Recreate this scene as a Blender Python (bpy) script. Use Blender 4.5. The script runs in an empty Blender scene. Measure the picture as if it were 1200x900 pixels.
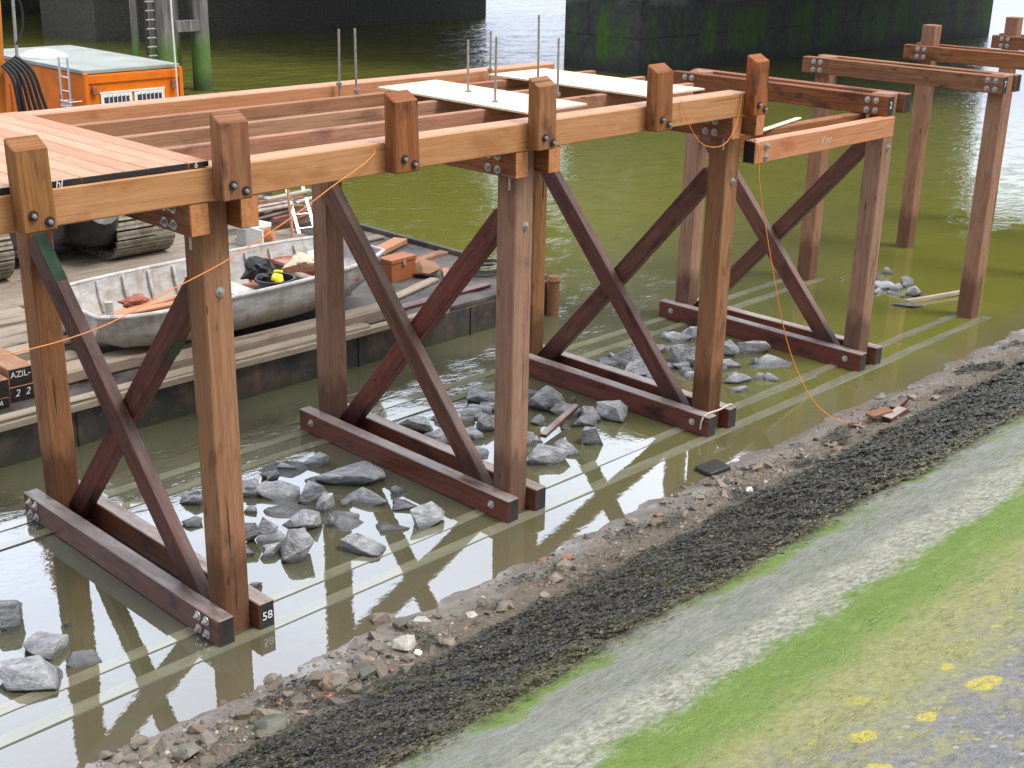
import bpy, bmesh, math, random
import numpy as np
from mathutils import Vector, Matrix, noise as mn
random.seed(7); rng=np.random.default_rng(7)
sc=bpy.context.scene; COL=sc.collection
R_=math.radians

# ------------------------------------------------------------------ materials
class NT:
    def __init__(s,name):
        s.m=bpy.data.materials.new(name); s.m.use_nodes=True; s.t=s.m.node_tree
        s.t.nodes.clear(); s.out=s.n('ShaderNodeOutputMaterial')
        s.b=s.n('ShaderNodeBsdfPrincipled'); s.t.links.new(s.b.outputs[0],s.out.inputs[0])
    def n(s,t,**k):
        x=s.t.nodes.new(t)
        for a,v in k.items(): setattr(x,a,v)
        return x
    def l(s,a,b): s.t.links.new(a,b)
    def set(s,sock,v):
        if hasattr(v,'is_output') or isinstance(v,bpy.types.NodeSocket): s.l(v,sock)
        else: sock.default_value=v
    def math(s,op,a,b=0.5,c=None,clamp=False):
        x=s.n('ShaderNodeMath',operation=op,use_clamp=clamp); s.set(x.inputs[0],a); s.set(x.inputs[1],b)
        if c is not None: s.set(x.inputs[2],c)
        return x.outputs[0]
    def mapr(s,v,a,b,c=0.,d=1.,smooth=False):
        x=s.n('ShaderNodeMapRange'); x.clamp=True
        if smooth: x.interpolation_type='SMOOTHSTEP'
        s.set(x.inputs[0],v)
        for i,q in enumerate((a,b,c,d)): s.set(x.inputs[1+i],q)
        return x.outputs[0]
    def mix(s,f,a,b,mode='MIX'):
        x=s.n('ShaderNodeMix',data_type='RGBA',blend_type=mode); s.set(x.inputs[0],f)
        for i,q in ((6,a),(7,b)):
            if isinstance(q,(tuple,list)): q=(*q[:3],1)
            s.set(x.inputs[i],q)
        return x.outputs[2]
    def vec(s,src,scale=(1,1,1),off=None,rot=(0,0,0)):
        x=s.n('ShaderNodeMapping'); s.l(src,x.inputs[0]); x.inputs['Scale'].default_value=scale; x.inputs['Rotation'].default_value=rot
        if off is not None: s.set(x.inputs['Location'],off)
        return x.outputs[0]
    def noise(s,v,scale=1,detail=4,rough=.55,dist=0,col=False):
        x=s.n('ShaderNodeTexNoise'); s.l(v,x.inputs['Vector']); x.inputs['Scale'].default_value=scale
        x.inputs['Detail'].default_value=detail; x.inputs['Roughness'].default_value=rough; x.inputs['Distortion'].default_value=dist
        return x.outputs['Color' if col else 'Fac']
    def vor(s,v,scale=1,feat='F1',out='Distance',rnd=1):
        x=s.n('ShaderNodeTexVoronoi',feature=feat); s.l(v,x.inputs['Vector']); x.inputs['Scale'].default_value=scale; x.inputs['Randomness'].default_value=rnd
        return x.outputs[out]
    def geo(s): return s.n('ShaderNodeNewGeometry')
    def pos(s): return s.geo().outputs['Position']
    def rnd(s): return s.n('ShaderNodeObjectInfo').outputs['Random']
    def bump(s,h,strength=.3,dist=.01,normal=None):
        x=s.n('ShaderNodeBump'); s.set(x.inputs['Strength'],strength); x.inputs['Distance'].default_value=dist; s.l(h,x.inputs['Height'])
        if normal is not None: s.l(normal,x.inputs['Normal'])
        s.l(x.outputs[0],s.b.inputs['Normal']); return x.outputs[0]
    def base(s,c): s.set(s.b.inputs['Base Color'],(*c,1) if isinstance(c,tuple) else c)
    def p(s,**k):
        for a,v in k.items(): s.set(s.b.inputs[a.replace('_',' ')],v)
        return s

def wood(name,c1,c2,dark,stain=.5,crack=.5,wash=0.,washc=(.45,.42,.4),rough=.75,hue=.12,grain=.55,spec=.16,wet=0.,tide=0.,island=0.,topsheen=0.):
    """sawn timber: UV u runs along the beam in metres, v round it"""
    k=NT(name); uv=k.n('ShaderNodeUVMap').outputs[0]; r=k.rnd()
    cx=k.n('ShaderNodeCombineXYZ'); k.l(k.math('MULTIPLY',r,31.),cx.inputs[0]); k.l(k.math('MULTIPLY',r,17.),cx.inputs[1]); k.l(k.math('MULTIPLY',r,53.),cx.inputs[2])
    off=cx.outputs[0]
    fine=k.noise(k.vec(uv,(2.2,60,1),off),1,5,.6,.3)
    band=k.noise(k.vec(uv,(.5,9,1),off),1,4,.6,.8)
    blot=k.noise(k.vec(uv,(1.6,3.5,1),off),1,5,.6)
    cr=k.noise(k.vec(uv,(.45,26,1),off),1,2,.5,.4)
    c=k.mix(k.mapr(band,.3,.7),c1,c2)
    c=k.mix(k.math('MULTIPLY',k.mapr(fine,.42,.72),grain),c,dark)
    c=k.mix(k.math('MULTIPLY',k.mapr(blot,.52,.72,0,1,True),stain),c,dark)
    if wash>0:
        w=k.math('MULTIPLY_ADD',k.noise(k.vec(uv,(26,60,1),off),1,3,.6),.45,k.math('MULTIPLY',k.noise(k.vec(uv,(3,10,1),off),1,6,.7),.6))
        c=k.mix(k.math('MULTIPLY',k.mapr(w,.5,.75),wash),c,washc)
    crk=k.mapr(cr,.675,.70)
    c=k.mix(k.math('MULTIPLY',crk,crack),c,tuple(x*.25 for x in dark))
    # knots and dirt specks
    kn=k.vor(k.vec(uv,(1.1,4.5,1),off),1.0)
    c=k.mix(k.mapr(kn,.05,.085,.75,0),c,tuple(x*.5 for x in dark))
    wf=None
    if tide>0:   # soaked and stained by the tide up to an uneven line
        z=k.n('ShaderNodeSeparateXYZ'); k.l(k.pos(),z.inputs[0]); wf=k.mapr(k.math('ADD',z.outputs[2],k.math('MULTIPLY',k.math('ADD',band,blot),-.55)),tide-.75,tide-.45,1,0)
        c=k.mix(k.math('MULTIPLY',wf,.62),c,tuple(x*.55 for x in dark))
    if topsheen>0:   # pale sky sheen of the upper faces, painted into the colour in patches
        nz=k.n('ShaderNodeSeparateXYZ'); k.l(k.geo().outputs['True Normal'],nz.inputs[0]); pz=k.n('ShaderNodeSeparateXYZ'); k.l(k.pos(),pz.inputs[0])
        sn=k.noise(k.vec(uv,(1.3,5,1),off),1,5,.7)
        c=k.mix(k.math('MULTIPLY',k.math('MULTIPLY',k.mapr(nz.outputs[2],.45,.8),k.mapr(sn,.33,.56,.25,1)),topsheen),c,(.36,.33,.31))
    if island>0:
        c=k.mix(k.math('MULTIPLY',k.geo().outputs['Random Per Island'],island),c,tuple(x*1.1 for x in dark))
    h=k.n('ShaderNodeHueSaturation'); k.l(c,h.inputs['Color'])
    k.l(k.mapr(r,0,1,1-hue*1.6,1+hue*1.6),h.inputs['Value']); k.l(k.mapr(k.math('FRACT',k.math('MULTIPLY',r,7.3)),0,1,.98,1.14),h.inputs['Saturation'])
    k.l(k.mapr(k.math('FRACT',k.math('MULTIPLY',r,13.7)),0,1,.49,.508),h.inputs['Hue'])
    k.base(h.outputs[0]); k.p(Roughness=k.mapr(fine,.3,.7,rough-.12-wet,rough+.1-wet)); k.b.inputs['Specular IOR Level'].default_value=spec
    k.bump(k.math('SUBTRACT',k.math('ADD',fine,k.math('MULTIPLY',blot,.6)),crk),.45,.006)
    return k.m

def plain(name,c,rough=.6,metal=0.,var=.25,scale=6,dirt=None,dirtamt=.5,bump=.1,spec=.5):
    k=NT(name); o=k.n('ShaderNodeTexCoord').outputs['Object']
    n=k.noise(o,scale,6,.6); n2=k.noise(o,scale*.35,5,.65)
    col=k.mix(k.mapr(n,.3,.7),tuple(x*(1-var) for x in c),tuple(min(1,x*(1+var)) for x in c))
    if dirt: col=k.mix(k.math('MULTIPLY',k.mapr(n2,.48,.66,0,1,True),dirtamt),col,dirt)
    k.base(col); k.p(Roughness=k.mapr(n2,.3,.7,max(0,rough-.1),min(1,rough+.12)),Metallic=metal); k.b.inputs['Specular IOR Level'].default_value=spec
    if bump: k.bump(n,bump,.01)
    return k.m

M={}
M['edge']=wood('fresh sawn timber',(.48,.24,.122),(.58,.33,.19),(.30,.11,.045),.5,.4,.05,(.6,.45,.3),grain=.45,hue=.05,rough=.5,spec=.5,topsheen=.0)
M['upright']=wood('stained upright timber',(.235,.095,.043),(.35,.165,.078),(.065,.03,.024),.9,.5,.06,(.4,.33,.3),hue=.05)
M['post']=wood('weathered post timber',(.30,.14,.068),(.41,.215,.115),(.085,.036,.021),.6,.9,.14,(.45,.36,.3),hue=.06,tide=.95)
M['post_grey']=wood('greyed post timber',(.29,.155,.098),(.37,.225,.152),(.11,.06,.042),.55,.85,.26,(.44,.37,.34),hue=.06,tide=.85)
M['brace']=wood('dark brace timber',(.092,.034,.027),(.185,.073,.048),(.022,.012,.014),.75,.6,.30,(.26,.18,.165),hue=.14,rough=.55,spec=.3,tide=.6,topsheen=.35)
M['base']=wood('dark red base timber',(.115,.034,.023),(.19,.064,.040),(.018,.009,.009),.9,.6,.10,(.30,.24,.23),hue=.1,rough=.45,spec=.45,topsheen=.8)
M['cap']=wood('cap beam timber',(.20,.078,.042),(.36,.16,.08),(.05,.024,.02),.85,.6,.12,(.42,.36,.33),hue=.12)
M['joist']=wood('joist timber',(.31,.155,.095),(.41,.23,.15),(.12,.06,.045),.65,.4,.15,hue=.14)
M['deckw']=wood('deck plank timber',(.50,.28,.18),(.60,.37,.26),(.30,.13,.075),.45,.4,.15,(.7,.55,.48),hue=.06,island=.6)
M['ply']=wood('pale plywood',(.74,.60,.42),(.80,.69,.52),(.6,.48,.34),.2,0,.1,hue=.04,grain=.2)
M['old']=wood('old grey timber',(.25,.21,.165),(.37,.315,.255),(.13,.095,.06),.6,.8,.3,(.5,.46,.4),hue=.2)
M['oldred']=wood('old brown timber',(.26,.13,.08),(.36,.2,.13),(.1,.05,.035),.6,.8,.3,(.5,.44,.4),hue=.2)
def rail_mat():
    k=NT('silted board under a film of water'); P=k.pos(); n=k.noise(k.vec(P,(.7,3,1)),2,5,.65); n2=k.noise(P,9,4)
    c=k.mix(k.mapr(n,.3,.7),(.15,.147,.095),(.235,.23,.16)); c=k.mix(k.mapr(n2,.55,.7,0,.4),c,(.15,.15,.07))
    k.t.nodes.remove(k.b); dif=k.n('ShaderNodeBsdfDiffuse'); k.l(c,dif.inputs[0]); gl=k.n('ShaderNodeBsdfGlossy'); gl.inputs['Roughness'].default_value=.03
    fr=k.n('ShaderNodeFresnel'); fr.inputs['IOR'].default_value=2.45; ms=k.n('ShaderNodeMixShader'); k.l(fr.outputs[0],ms.inputs[0]); k.l(dif.outputs[0],ms.inputs[1]); k.l(gl.outputs[0],ms.inputs[2]); k.l(ms.outputs[0],k.out.inputs[0])
    return k.m
M['rail']=rail_mat()
M['black']=plain('black end paint',(.02,.018,.018),.5,var=.5,scale=14)
M['endgrain']=plain('orange end grain',(.52,.21,.075),.75,var=.25,scale=18,dirt=(.3,.11,.04))
M['galv']=plain('galvanised steel',(.50,.51,.53),.42,.7,.2,30,dirt=(.3,.29,.28))
M['steel']=plain('weathered steel rod',(.33,.31,.30),.5,.5,.3,20,dirt=(.25,.14,.08))
M['white']=plain('white paint',(.8,.8,.8),.55,var=.08,scale=10,dirt=(.5,.5,.48),dirtamt=.3)
M['green']=plain('green end paint',(.022,.085,.045),.7,var=.4,scale=9,dirt=(.06,.035,.03),dirtamt=.85)
M['orange']=plain('orange cabin paint',(.74,.175,.008),.6,var=.10,scale=3,dirt=(.48,.13,.03),dirtamt=.5,bump=.03,spec=.2)
M['orange2']=plain('orange machine paint',(.55,.19,.02),.45,var=.1,scale=3,dirt=(.35,.15,.04),dirtamt=.5,bump=.03)
M['roof']=plain('weathered roof sheet',(.30,.325,.30),.7,var=.2,scale=1.2,dirt=(.17,.21,.15),dirtamt=.7,bump=.05)
M['glass']=plain('dark window glass',(.05,.06,.08),.08,0,.2,2,bump=0,spec=.8)
M['dark']=plain('dark grimy steel',(.03,.03,.034),.5,.2,.4,6,dirt=(.09,.07,.05),dirtamt=.5)
M['rubber']=plain('black rubber',(.018,.018,.02),.5,0,.3,12)
M['track']=plain('muddy track steel',(.27,.24,.18),.75,.1,.35,9,dirt=(.12,.105,.08),dirtamt=.6,bump=.3)
M['alu']=plain('aluminium',(.62,.63,.65),.35,.6,.1,20)
M['red']=plain('rust red paint',(.30,.085,.05),.7,0,.3,5,dirt=(.42,.30,.25),dirtamt=.6,bump=.2)
M['cream']=plain('cream cloth',(.62,.50,.36),.9,0,.2,9,dirt=(.7,.62,.52),bump=.5)
M['box']=plain('tan cardboard',(.50,.36,.17),.8,0,.15,8,dirt=(.35,.24,.1))
M['yellow']=plain('yellow buoy plastic',(.75,.70,.03),.45,0,.15,7,bump=.1)
M['case']=plain('brown varnished box',(.33,.11,.04),.45,0,.2,5,dirt=(.2,.07,.03))
M['string']=plain('orange string',(.80,.26,.05),.7,0,.1,20,bump=0)
M['rope']=plain('grey green rope',(.20,.21,.15),.9,0,.4,30,bump=.5)
M['palerope']=plain('pale rope',(.55,.5,.42),.9,0,.2,30,bump=.3)
def boat_mat():
    k=NT('oxidised boat hull'); o=k.n('ShaderNodeTexCoord').outputs['Object']; z=k.n('ShaderNodeSeparateXYZ'); k.l(o,z.inputs[0])
    a=k.noise(k.vec(o,(1.2,1.2,3)),2.5,7,.65); st=k.noise(k.vec(o,(7,7,.7)),1,5,.6); sp=k.noise(o,14,5,.7)
    c=k.mix(k.mapr(a,.35,.65),(.34,.34,.33),(.60,.60,.60))
    c=k.mix(k.math('MULTIPLY',k.mapr(st,.5,.72),.7),c,(.30,.22,.13))
    low=k.mapr(z.outputs[2],.05,.42,.75,0)
    c=k.mix(k.math('MULTIPLY',low,k.mapr(a,.3,.6,.4,1)),c,(.32,.25,.15))
    c=k.mix(k.mapr(sp,.64,.7,0,.7),c,(.2,.1,.05))
    k.base(c); k.p(Roughness=.6); k.bump(sp,.15,.01); return k.m
M['boat']=boat_mat()
def rock_mat():
    k=NT('grey quarry rock'); o=k.n('ShaderNodeTexCoord').outputs['Object']; r=k.rnd()
    q=k.n('ShaderNodeVectorMath',operation='ADD'); k.l(o,q.inputs[0]); cx=k.n('ShaderNodeCombineXYZ'); k.l(k.math('MULTIPLY',r,40.),cx.inputs[0]); k.l(cx.outputs[0],q.inputs[1]); o=q.outputs[0]
    a=k.noise(o,7.5,9,.72); b=k.noise(k.vec(o,(3,3,14),None,(.5,.3,0)),2,5,.6,.6); s=k.noise(o,32,4,.6)
    c=k.mix(k.mapr(a,.3,.7),(.11,.115,.13),(.42,.43,.455)); c=k.mix(k.mapr(b,.5,.68,0,.75),c,(.52,.52,.53))
    c=k.mix(k.mapr(s,.6,.75,0,.6),c,(.09,.09,.1)); br=k.noise(o,1.7,3); c=k.mix(k.mapr(br,.62,.72,0,.55),c,(.36,.28,.2))
    z=k.n('ShaderNodeSeparateXYZ'); k.l(k.pos(),z.inputs[0]); wet=k.mapr(k.math('ADD',z.outputs[2],k.math('MULTIPLY',a,-.10)),-.02,.03,1,0)
    c=k.mix(k.math('MULTIPLY',wet,.75),c,(.045,.046,.045))
    h=k.n('ShaderNodeHueSaturation'); k.l(c,h.inputs['Color']); k.l(k.mapr(r,0,1,.7,1.4),h.inputs['Value']); k.base(h.outputs[0])
    k.p(Roughness=k.mapr(wet,0,1,.6,.25)); k.bump(k.math('ADD',a,k.math('ADD',k.math('MULTIPLY',b,.7),k.math('MULTIPLY',s,.3))),1.,.05); return k.m
M['rock']=rock_mat()
def stone_mat():
    k=NT('shore stone'); o=k.n('ShaderNodeTexCoord').outputs['Object']; r=k.rnd(); isl=k.geo().outputs['Random Per Island']
    rr=k.math('FRACT',k.math('ADD',k.math('MULTIPLY',r,7.),isl))
    a=k.noise(o,9,6,.65); ramp=k.n('ShaderNodeValToRGB'); e=ramp.color_ramp; k.l(rr,ramp.inputs[0]); e.interpolation='CONSTANT'
    cols=[(0,(.17,.14,.10)),(.2,(.24,.20,.155)),(.4,(.12,.105,.085)),(.55,(.30,.24,.19)),(.7,(.20,.185,.165)),(.84,(.27,.155,.105)),(.92,(.11,.12,.09)),(.965,(.52,.50,.46))]
    e.elements[0].position=0; e.elements[0].color=(*cols[0][1],1); e.elements[1].position=cols[1][0]; e.elements[1].color=(*cols[1][1],1)
    for p_,c_ in cols[2:]: x=e.elements.new(p_); x.color=(*c_,1)
    c=k.mix(k.mapr(a,.35,.7,0,.6),ramp.outputs[0],(.10,.085,.06)); k.base(c); k.p(Roughness=k.mapr(a,.3,.7,.35,.65)); k.bump(a,.5,.02); return k.m
M['stone']=stone_mat()
def weed_mat():
    k=NT('bladder wrack'); g=k.geo(); r=g.outputs['Random Per Island']; pos=g.outputs['Position']; n=k.noise(pos,2.4,5,.65); n2=k.noise(pos,.7,3)
    sx=k.n('ShaderNodeSeparateXYZ'); k.l(pos,sx.inputs[0])
    c=k.mix(r,(.008,.008,.008),(.042,.042,.039)); c=k.mix(k.mapr(k.math('FRACT',k.math('MULTIPLY',r,9.1)),.58,.95),c,(.090,.080,.030))
    up=k.mapr(k.math('ADD',sx.outputs[1],k.math('MULTIPLY',n,.5)),-3.3,-3.6)
    c=k.mix(k.math('MULTIPLY',up,.6),c,(.12,.10,.045)); c=k.mix(k.mapr(n2,.58,.7,0,.5),c,(.085,.10,.03))
    k.base(c); k.p(Roughness=.36); k.b.inputs['Specular IOR Level'].default_value=.5; return k.m
M['weed']=weed_mat()
def terrain_mat():
    k=NT('river bank'); g=k.geo(); P=g.outputs['Position']; s=k.n('ShaderNodeSeparateXYZ'); k.l(P,s.inputs[0])
    n1=k.noise(P,.8,5,.6); n2=k.noise(P,3.2,6,.65); n3=k.noise(P,14,6,.7); n4=k.noise(P,45,4,.7)
    # streaks run up the slope a little, blocks of set stone show through
    st=k.noise(k.vec(P,(2.2,5.5,1),None,(0,0,R_(-24))),1.6,6,.65,.4)
    y=k.math('ADD',s.outputs[1],k.math('ADD',k.math('MULTIPLY',k.math('SUBTRACT',n1,.5),.42),k.math('MULTIPLY',k.math('SUBTRACT',n2,.5),.55)))
    yf=k.math('ADD',y,k.math('ADD',k.math('MULTIPLY',k.math('SUBTRACT',n3,.5),.42),k.math('MULTIPLY',k.math('SUBTRACT',n4,.5),.22)))
    mud=k.mix(k.mapr(n2,.35,.65),(.235,.20,.165),(.34,.30,.26)); mud=k.mix(k.mapr(n3,.58,.72,0,.6),mud,(.14,.115,.08))
    sand=k.mix(k.mapr(n3,.35,.65),(.15,.115,.08),(.29,.235,.175)); sand=k.mix(k.mapr(n4,.58,.68,0,.75),sand,(.07,.055,.04))
    c=k.mix(k.mapr(yf,-1.45,-1.75),mud,sand)
    under=k.mix(n3,(.07,.065,.035),(.15,.13,.07)); c=k.mix(k.mapr(yf,-2.2,-2.42),c,under)
    sk=k.noise(k.vec(P,(3,16,1),None,(0,0,R_(-16))),1.6,5,.7,.5); gst=k.mix(k.mapr(sk,.32,.68),(.24,.25,.205),(.47,.48,.42)); gst=k.mix(k.mapr(n2,.5,.68,0,.55),gst,(.33,.38,.19))
    gst=k.mix(k.mapr(n4,.6,.7,0,.5),gst,(.12,.125,.115))
    c=k.mix(k.mapr(yf,-3.75,-3.95),c,gst)
    # bright green fringe just above the wrack
    fr=k.math('MULTIPLY',k.mapr(yf,-3.78,-3.9),k.mapr(yf,-4.02,-4.2,1,0)); c=k.mix(k.math('MULTIPLY',fr,k.mapr(n1,.42,.58)),c,(.23,.36,.055))
    wh=k.mix(k.mapr(n3,.38,.62),(.30,.31,.24),(.68,.67,.55)); wh=k.mix(k.mapr(sk,.52,.68,0,.75),wh,(.40,.46,.16)); wh=k.mix(k.mapr(n4,.58,.66,0,.6),wh,(.13,.14,.10))
    c=k.mix(k.mapr(yf,-4.72,-4.92),c,wh)
    gr=k.mix(k.mapr(n2,.3,.7),(.15,.27,.018),(.25,.40,.045)); gr=k.mix(k.mapr(st,.56,.74,0,.6),gr,(.40,.46,.13)); gr=k.mix(k.mapr(sk,.56,.72,0,.7),gr,(.42,.47,.20)); gr=k.mix(k.mapr(n3,.6,.72,0,.4),gr,(.09,.19,.02))
    c=k.mix(k.mapr(yf,-5.28,-5.52),c,gr)
    ol=k.mix(k.mapr(n3,.35,.65),(.30,.31,.095),(.50,.49,.18)); ol=k.mix(k.mapr(sk,.5,.7,0,.6),ol,(.40,.38,.28)); ol=k.mix(k.mapr(n4,.55,.66,0,.6),ol,(.55,.50,.12))
    c=k.mix(k.mapr(k.math('ADD',y,k.math('MULTIPLY',k.math('SUBTRACT',st,.5),.6)),-5.95,-6.4),c,ol)
    gy=k.mix(k.mapr(n3,.35,.65),(.22,.215,.215),(.36,.355,.36)); gy=k.mix(k.mapr(n4,.56,.66,0,.6),gy,(.13,.13,.135))
    yl=k.noise(P,5,5,.7); gy=k.mix(k.mapr(yl,.50,.60,0,.75),gy,(.44,.42,.15))
    sp=k.vor(k.vec(P,(1,1,1)),8.5); gy=k.mix(k.math('MULTIPLY',k.mapr(k.math('ADD',sp,k.math('MULTIPLY',n3,.75)),.52,.58,1,0),k.mapr(n1,.45,.6,0,.85)),gy,(.62,.62,.62))
    c=k.mix(k.mapr(k.math('ADD',s.outputs[1],k.math('ADD',k.math('MULTIPLY',k.math('SUBTRACT',n1,.5),1.6),k.math('MULTIPLY',k.math('SUBTRACT',n2,.5),1.0))),-6.55,-7.35),c,gy)
    # round yellow lichen
    vz=k.n('ShaderNodeTexVoronoi',feature='F1'); k.l(P,vz.inputs['Vector']); vz.inputs['Scale'].default_value=2.3
    d=k.math('ADD',vz.outputs['Distance'],k.math('MULTIPLY',k.math('SUBTRACT',n3,.5),.5)); pick=k.n('ShaderNodeSeparateColor'); k.l(vz.outputs['Color'],pick.inputs[0])
    lim=k.mapr(pick.outputs[0],.15,.9,.02,.31); lm=k.mapr(k.math('SUBTRACT',lim,d),-.01,.02)
    lm=k.math('MULTIPLY',lm,k.mapr(s.outputs[1],-6.35,-6.8)); lm=k.math('MULTIPLY',lm,k.mapr(n4,.40,.50,.15,1)); c=k.mix(lm,c,k.mix(n3,(.62,.50,.02),(.85,.74,.06)))
    lv=k.vor(P,7.5); lv2=k.math('MULTIPLY',k.mapr(k.math('ADD',lv,k.math('MULTIPLY',n3,.8)),.52,.62,1,0),k.mapr(n2,.42,.56)); c=k.mix(k.math('MULTIPLY',lv2,k.mapr(s.outputs[1],-6.2,-6.7,0,.85)),c,(.60,.52,.07))
    # short dark cracks and joints between the set stones, broken up and running across the slope
    ck=k.noise(k.vec(P,(2.2,9,1),None,(0,0,R_(-14))),1.3,4,.6,1.2); ck2=k.mapr(k.math('ABSOLUTE',k.math('SUBTRACT',ck,.5)),.004,.016,1,0)
    jm=k.math('MULTIPLY',k.math('MULTIPLY',ck2,k.mapr(n2,.48,.6)),k.mapr(s.outputs[1],-3.9,-4.3)); c=k.mix(k.math('MULTIPLY',jm,.6),c,(.10,.105,.06))
    hs=k.n('ShaderNodeHueSaturation'); k.l(c,hs.inputs['Color']); hs.inputs['Value'].default_value=.62; hs.inputs['Saturation'].default_value=.92; c=hs.outputs[0]
    n5=k.noise(P,95,3,.75); c=k.mix(k.mapr(n5,.5,.68,0,.5),c,k.mix(.5,c,(.05,.055,.03))); c=k.mix(k.mapr(n5,.32,.46,.4,0),c,k.mix(.45,c,(.8,.8,.72)))
    k.base(c)
    zz=s.outputs[2]; wet=k.math('MULTIPLY',k.mapr(yf,-1.3,-1.75,1,0),1.)
    k.p(Roughness=k.mapr(wet,0,1,.85,.22)); k.l(k.mapr(wet,0,1,.25,.8),k.b.inputs['Specular IOR Level'])
    k.bump(k.math('SUBTRACT',k.math('ADD',k.math('MULTIPLY',n3,1.),k.math('MULTIPLY',n4,.5)),k.math('MULTIPLY',jm,.8)),k.mapr(wet,0,1,.6,.12),.03); return k.m
M['bank']=terrain_mat()
def water_mat():
    k=NT('silty river water'); P=k.pos(); s=k.n('ShaderNodeSeparateXYZ'); k.l(P,s.inputs[0])
    n=k.noise(P,.5,4,.6); n2=k.noise(P,4,5,.65)
    # silt: green out in the river, browner and paler over the shallow mud by the shore
    c=k.mix(n,(.122,.126,.018),(.158,.157,.033))
    inner=k.mapr(k.math('ADD',s.outputs[1],k.math('MULTIPLY',n,1.)),5.5,10.,1,0); lft=k.mapr(k.math('SUBTRACT',s.outputs[0],k.math('MULTIPLY',s.outputs[1],2.)),3.,14.,1,0)
    c=k.mix(k.math('MULTIPLY',inner,k.math('MULTIPLY',lft,.85)),c,(.082,.080,.054))
    sh=k.mapr(k.math('ADD',s.outputs[1],k.math('MULTIPLY',k.math('SUBTRACT',n2,.5),.35)),-.15,-1.1); c=k.mix(k.math('MULTIPLY',sh,.75),c,(.125,.105,.065))
    k.t.nodes.remove(k.b)
    dif=k.n('ShaderNodeBsdfDiffuse'); k.set(dif.inputs[0],c); gl=k.n('ShaderNodeBsdfGlossy'); gl.inputs['Roughness'].default_value=.012; gl.inputs[0].default_value=(.96,.97,1,1)
    fr=k.n('ShaderNodeFresnel'); fr.inputs['IOR'].default_value=2.45; ms=k.n('ShaderNodeMixShader')
    k.l(fr.outputs[0],ms.inputs[0]); k.l(dif.outputs[0],ms.inputs[1]); k.l(gl.outputs[0],ms.inputs[2]); k.l(ms.outputs[0],k.out.inputs[0])
    far=k.mapr(k.math('ADD',s.outputs[1],k.math('MULTIPLY',n,2.5)),3.2,6.5)
    w1=k.noise(k.vec(P,(1.,2.2,1),None,(0,0,R_(40))),2.6,3,.55,.5); w2=k.noise(k.vec(P,(1,1.8,1),None,(0,0,R_(40))),9.,3,.6,.3); w3=k.noise(P,1.4,2)
    calm=k.noise(k.vec(P,(1,1,1)),5.,3,.5,.3)
    w4=k.noise(k.vec(P,(.55,1.,1),None,(0,0,R_(44))),.55,4,.6,.6)
    h=k.math('ADD',k.math('ADD',k.math('MULTIPLY',w1,1.),k.math('MULTIPLY',w2,.28)),k.math('MULTIPLY',w4,k.mapr(s.outputs[1],14.,40.,0,9.)))
    b1=k.n('ShaderNodeBump'); b1.inputs['Distance'].default_value=.05; k.l(k.math('MULTIPLY',far,k.math('ADD',k.mapr(w3,.42,.62,.08,.5),k.mapr(s.outputs[1],12.,34.,0,.7))),b1.inputs['Strength']); k.l(h,b1.inputs['Height'])
    b2=k.n('ShaderNodeBump'); b2.inputs['Distance'].default_value=.012; b2.inputs['Strength'].default_value=.07; k.l(k.math('ADD',calm,k.math('MULTIPLY',w2,.35)),b2.inputs['Height']); k.l(b1.outputs[0],b2.inputs['Normal'])
    for q in (dif,gl,fr): k.l(b2.outputs[0],q.inputs['Normal'])
    return k.m
M['water']=water_mat()
def pier_mat():
    k=NT('algae stained concrete'); P=k.pos(); s=k.n('ShaderNodeSeparateXYZ'); k.l(P,s.inputs[0]); z=s.outputs[2]
    a=k.noise(P,.35,6,.65); b=k.noise(k.vec(P,(1.2,1.2,.12)),1,5,.6); f=k.noise(P,3,6,.7)
    c=k.mix(k.mapr(f,.35,.65),(.030,.034,.037),(.065,.067,.070)); zz=k.math('ADD',z,k.math('MULTIPLY',k.math('SUBTRACT',a,.5),2.4))
    jn=k.n('ShaderNodeTexBrick'); cmb=k.n('ShaderNodeCombineXYZ'); k.l(k.math('ADD',s.outputs[0],s.outputs[1]),cmb.inputs[0]); k.l(z,cmb.inputs[1]); k.l(cmb.outputs[0],jn.inputs['Vector']); jn.inputs['Scale'].default_value=1; jn.inputs['Mortar Size'].default_value=.05; jn.inputs['Brick Width'].default_value=4.2; jn.inputs['Row Height'].default_value=1.6; c=k.mix(k.math('MULTIPLY',jn.outputs['Fac'],.5),c,(.008,.008,.008)); c=k.mix(k.mapr(zz,3.0,3.9,0,.85),c,(.26,.255,.225))
    g=k.mix(f,(.02,.06,.006),(.08,.19,.015)); c=k.mix(k.math('MULTIPLY',k.math('MULTIPLY',k.mapr(zz,3.1,2.2),k.mapr(zz,.3,.9)),k.mapr(b,.40,.62,0,.9)),c,g)
    c=k.mix(k.mapr(zz,.7,.1,0,.8),c,(.03,.032,.026))
    k.base(c); k.p(Roughness=.8); k.bump(f,.4,.1); return k.m
M['pier']=pier_mat()
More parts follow.
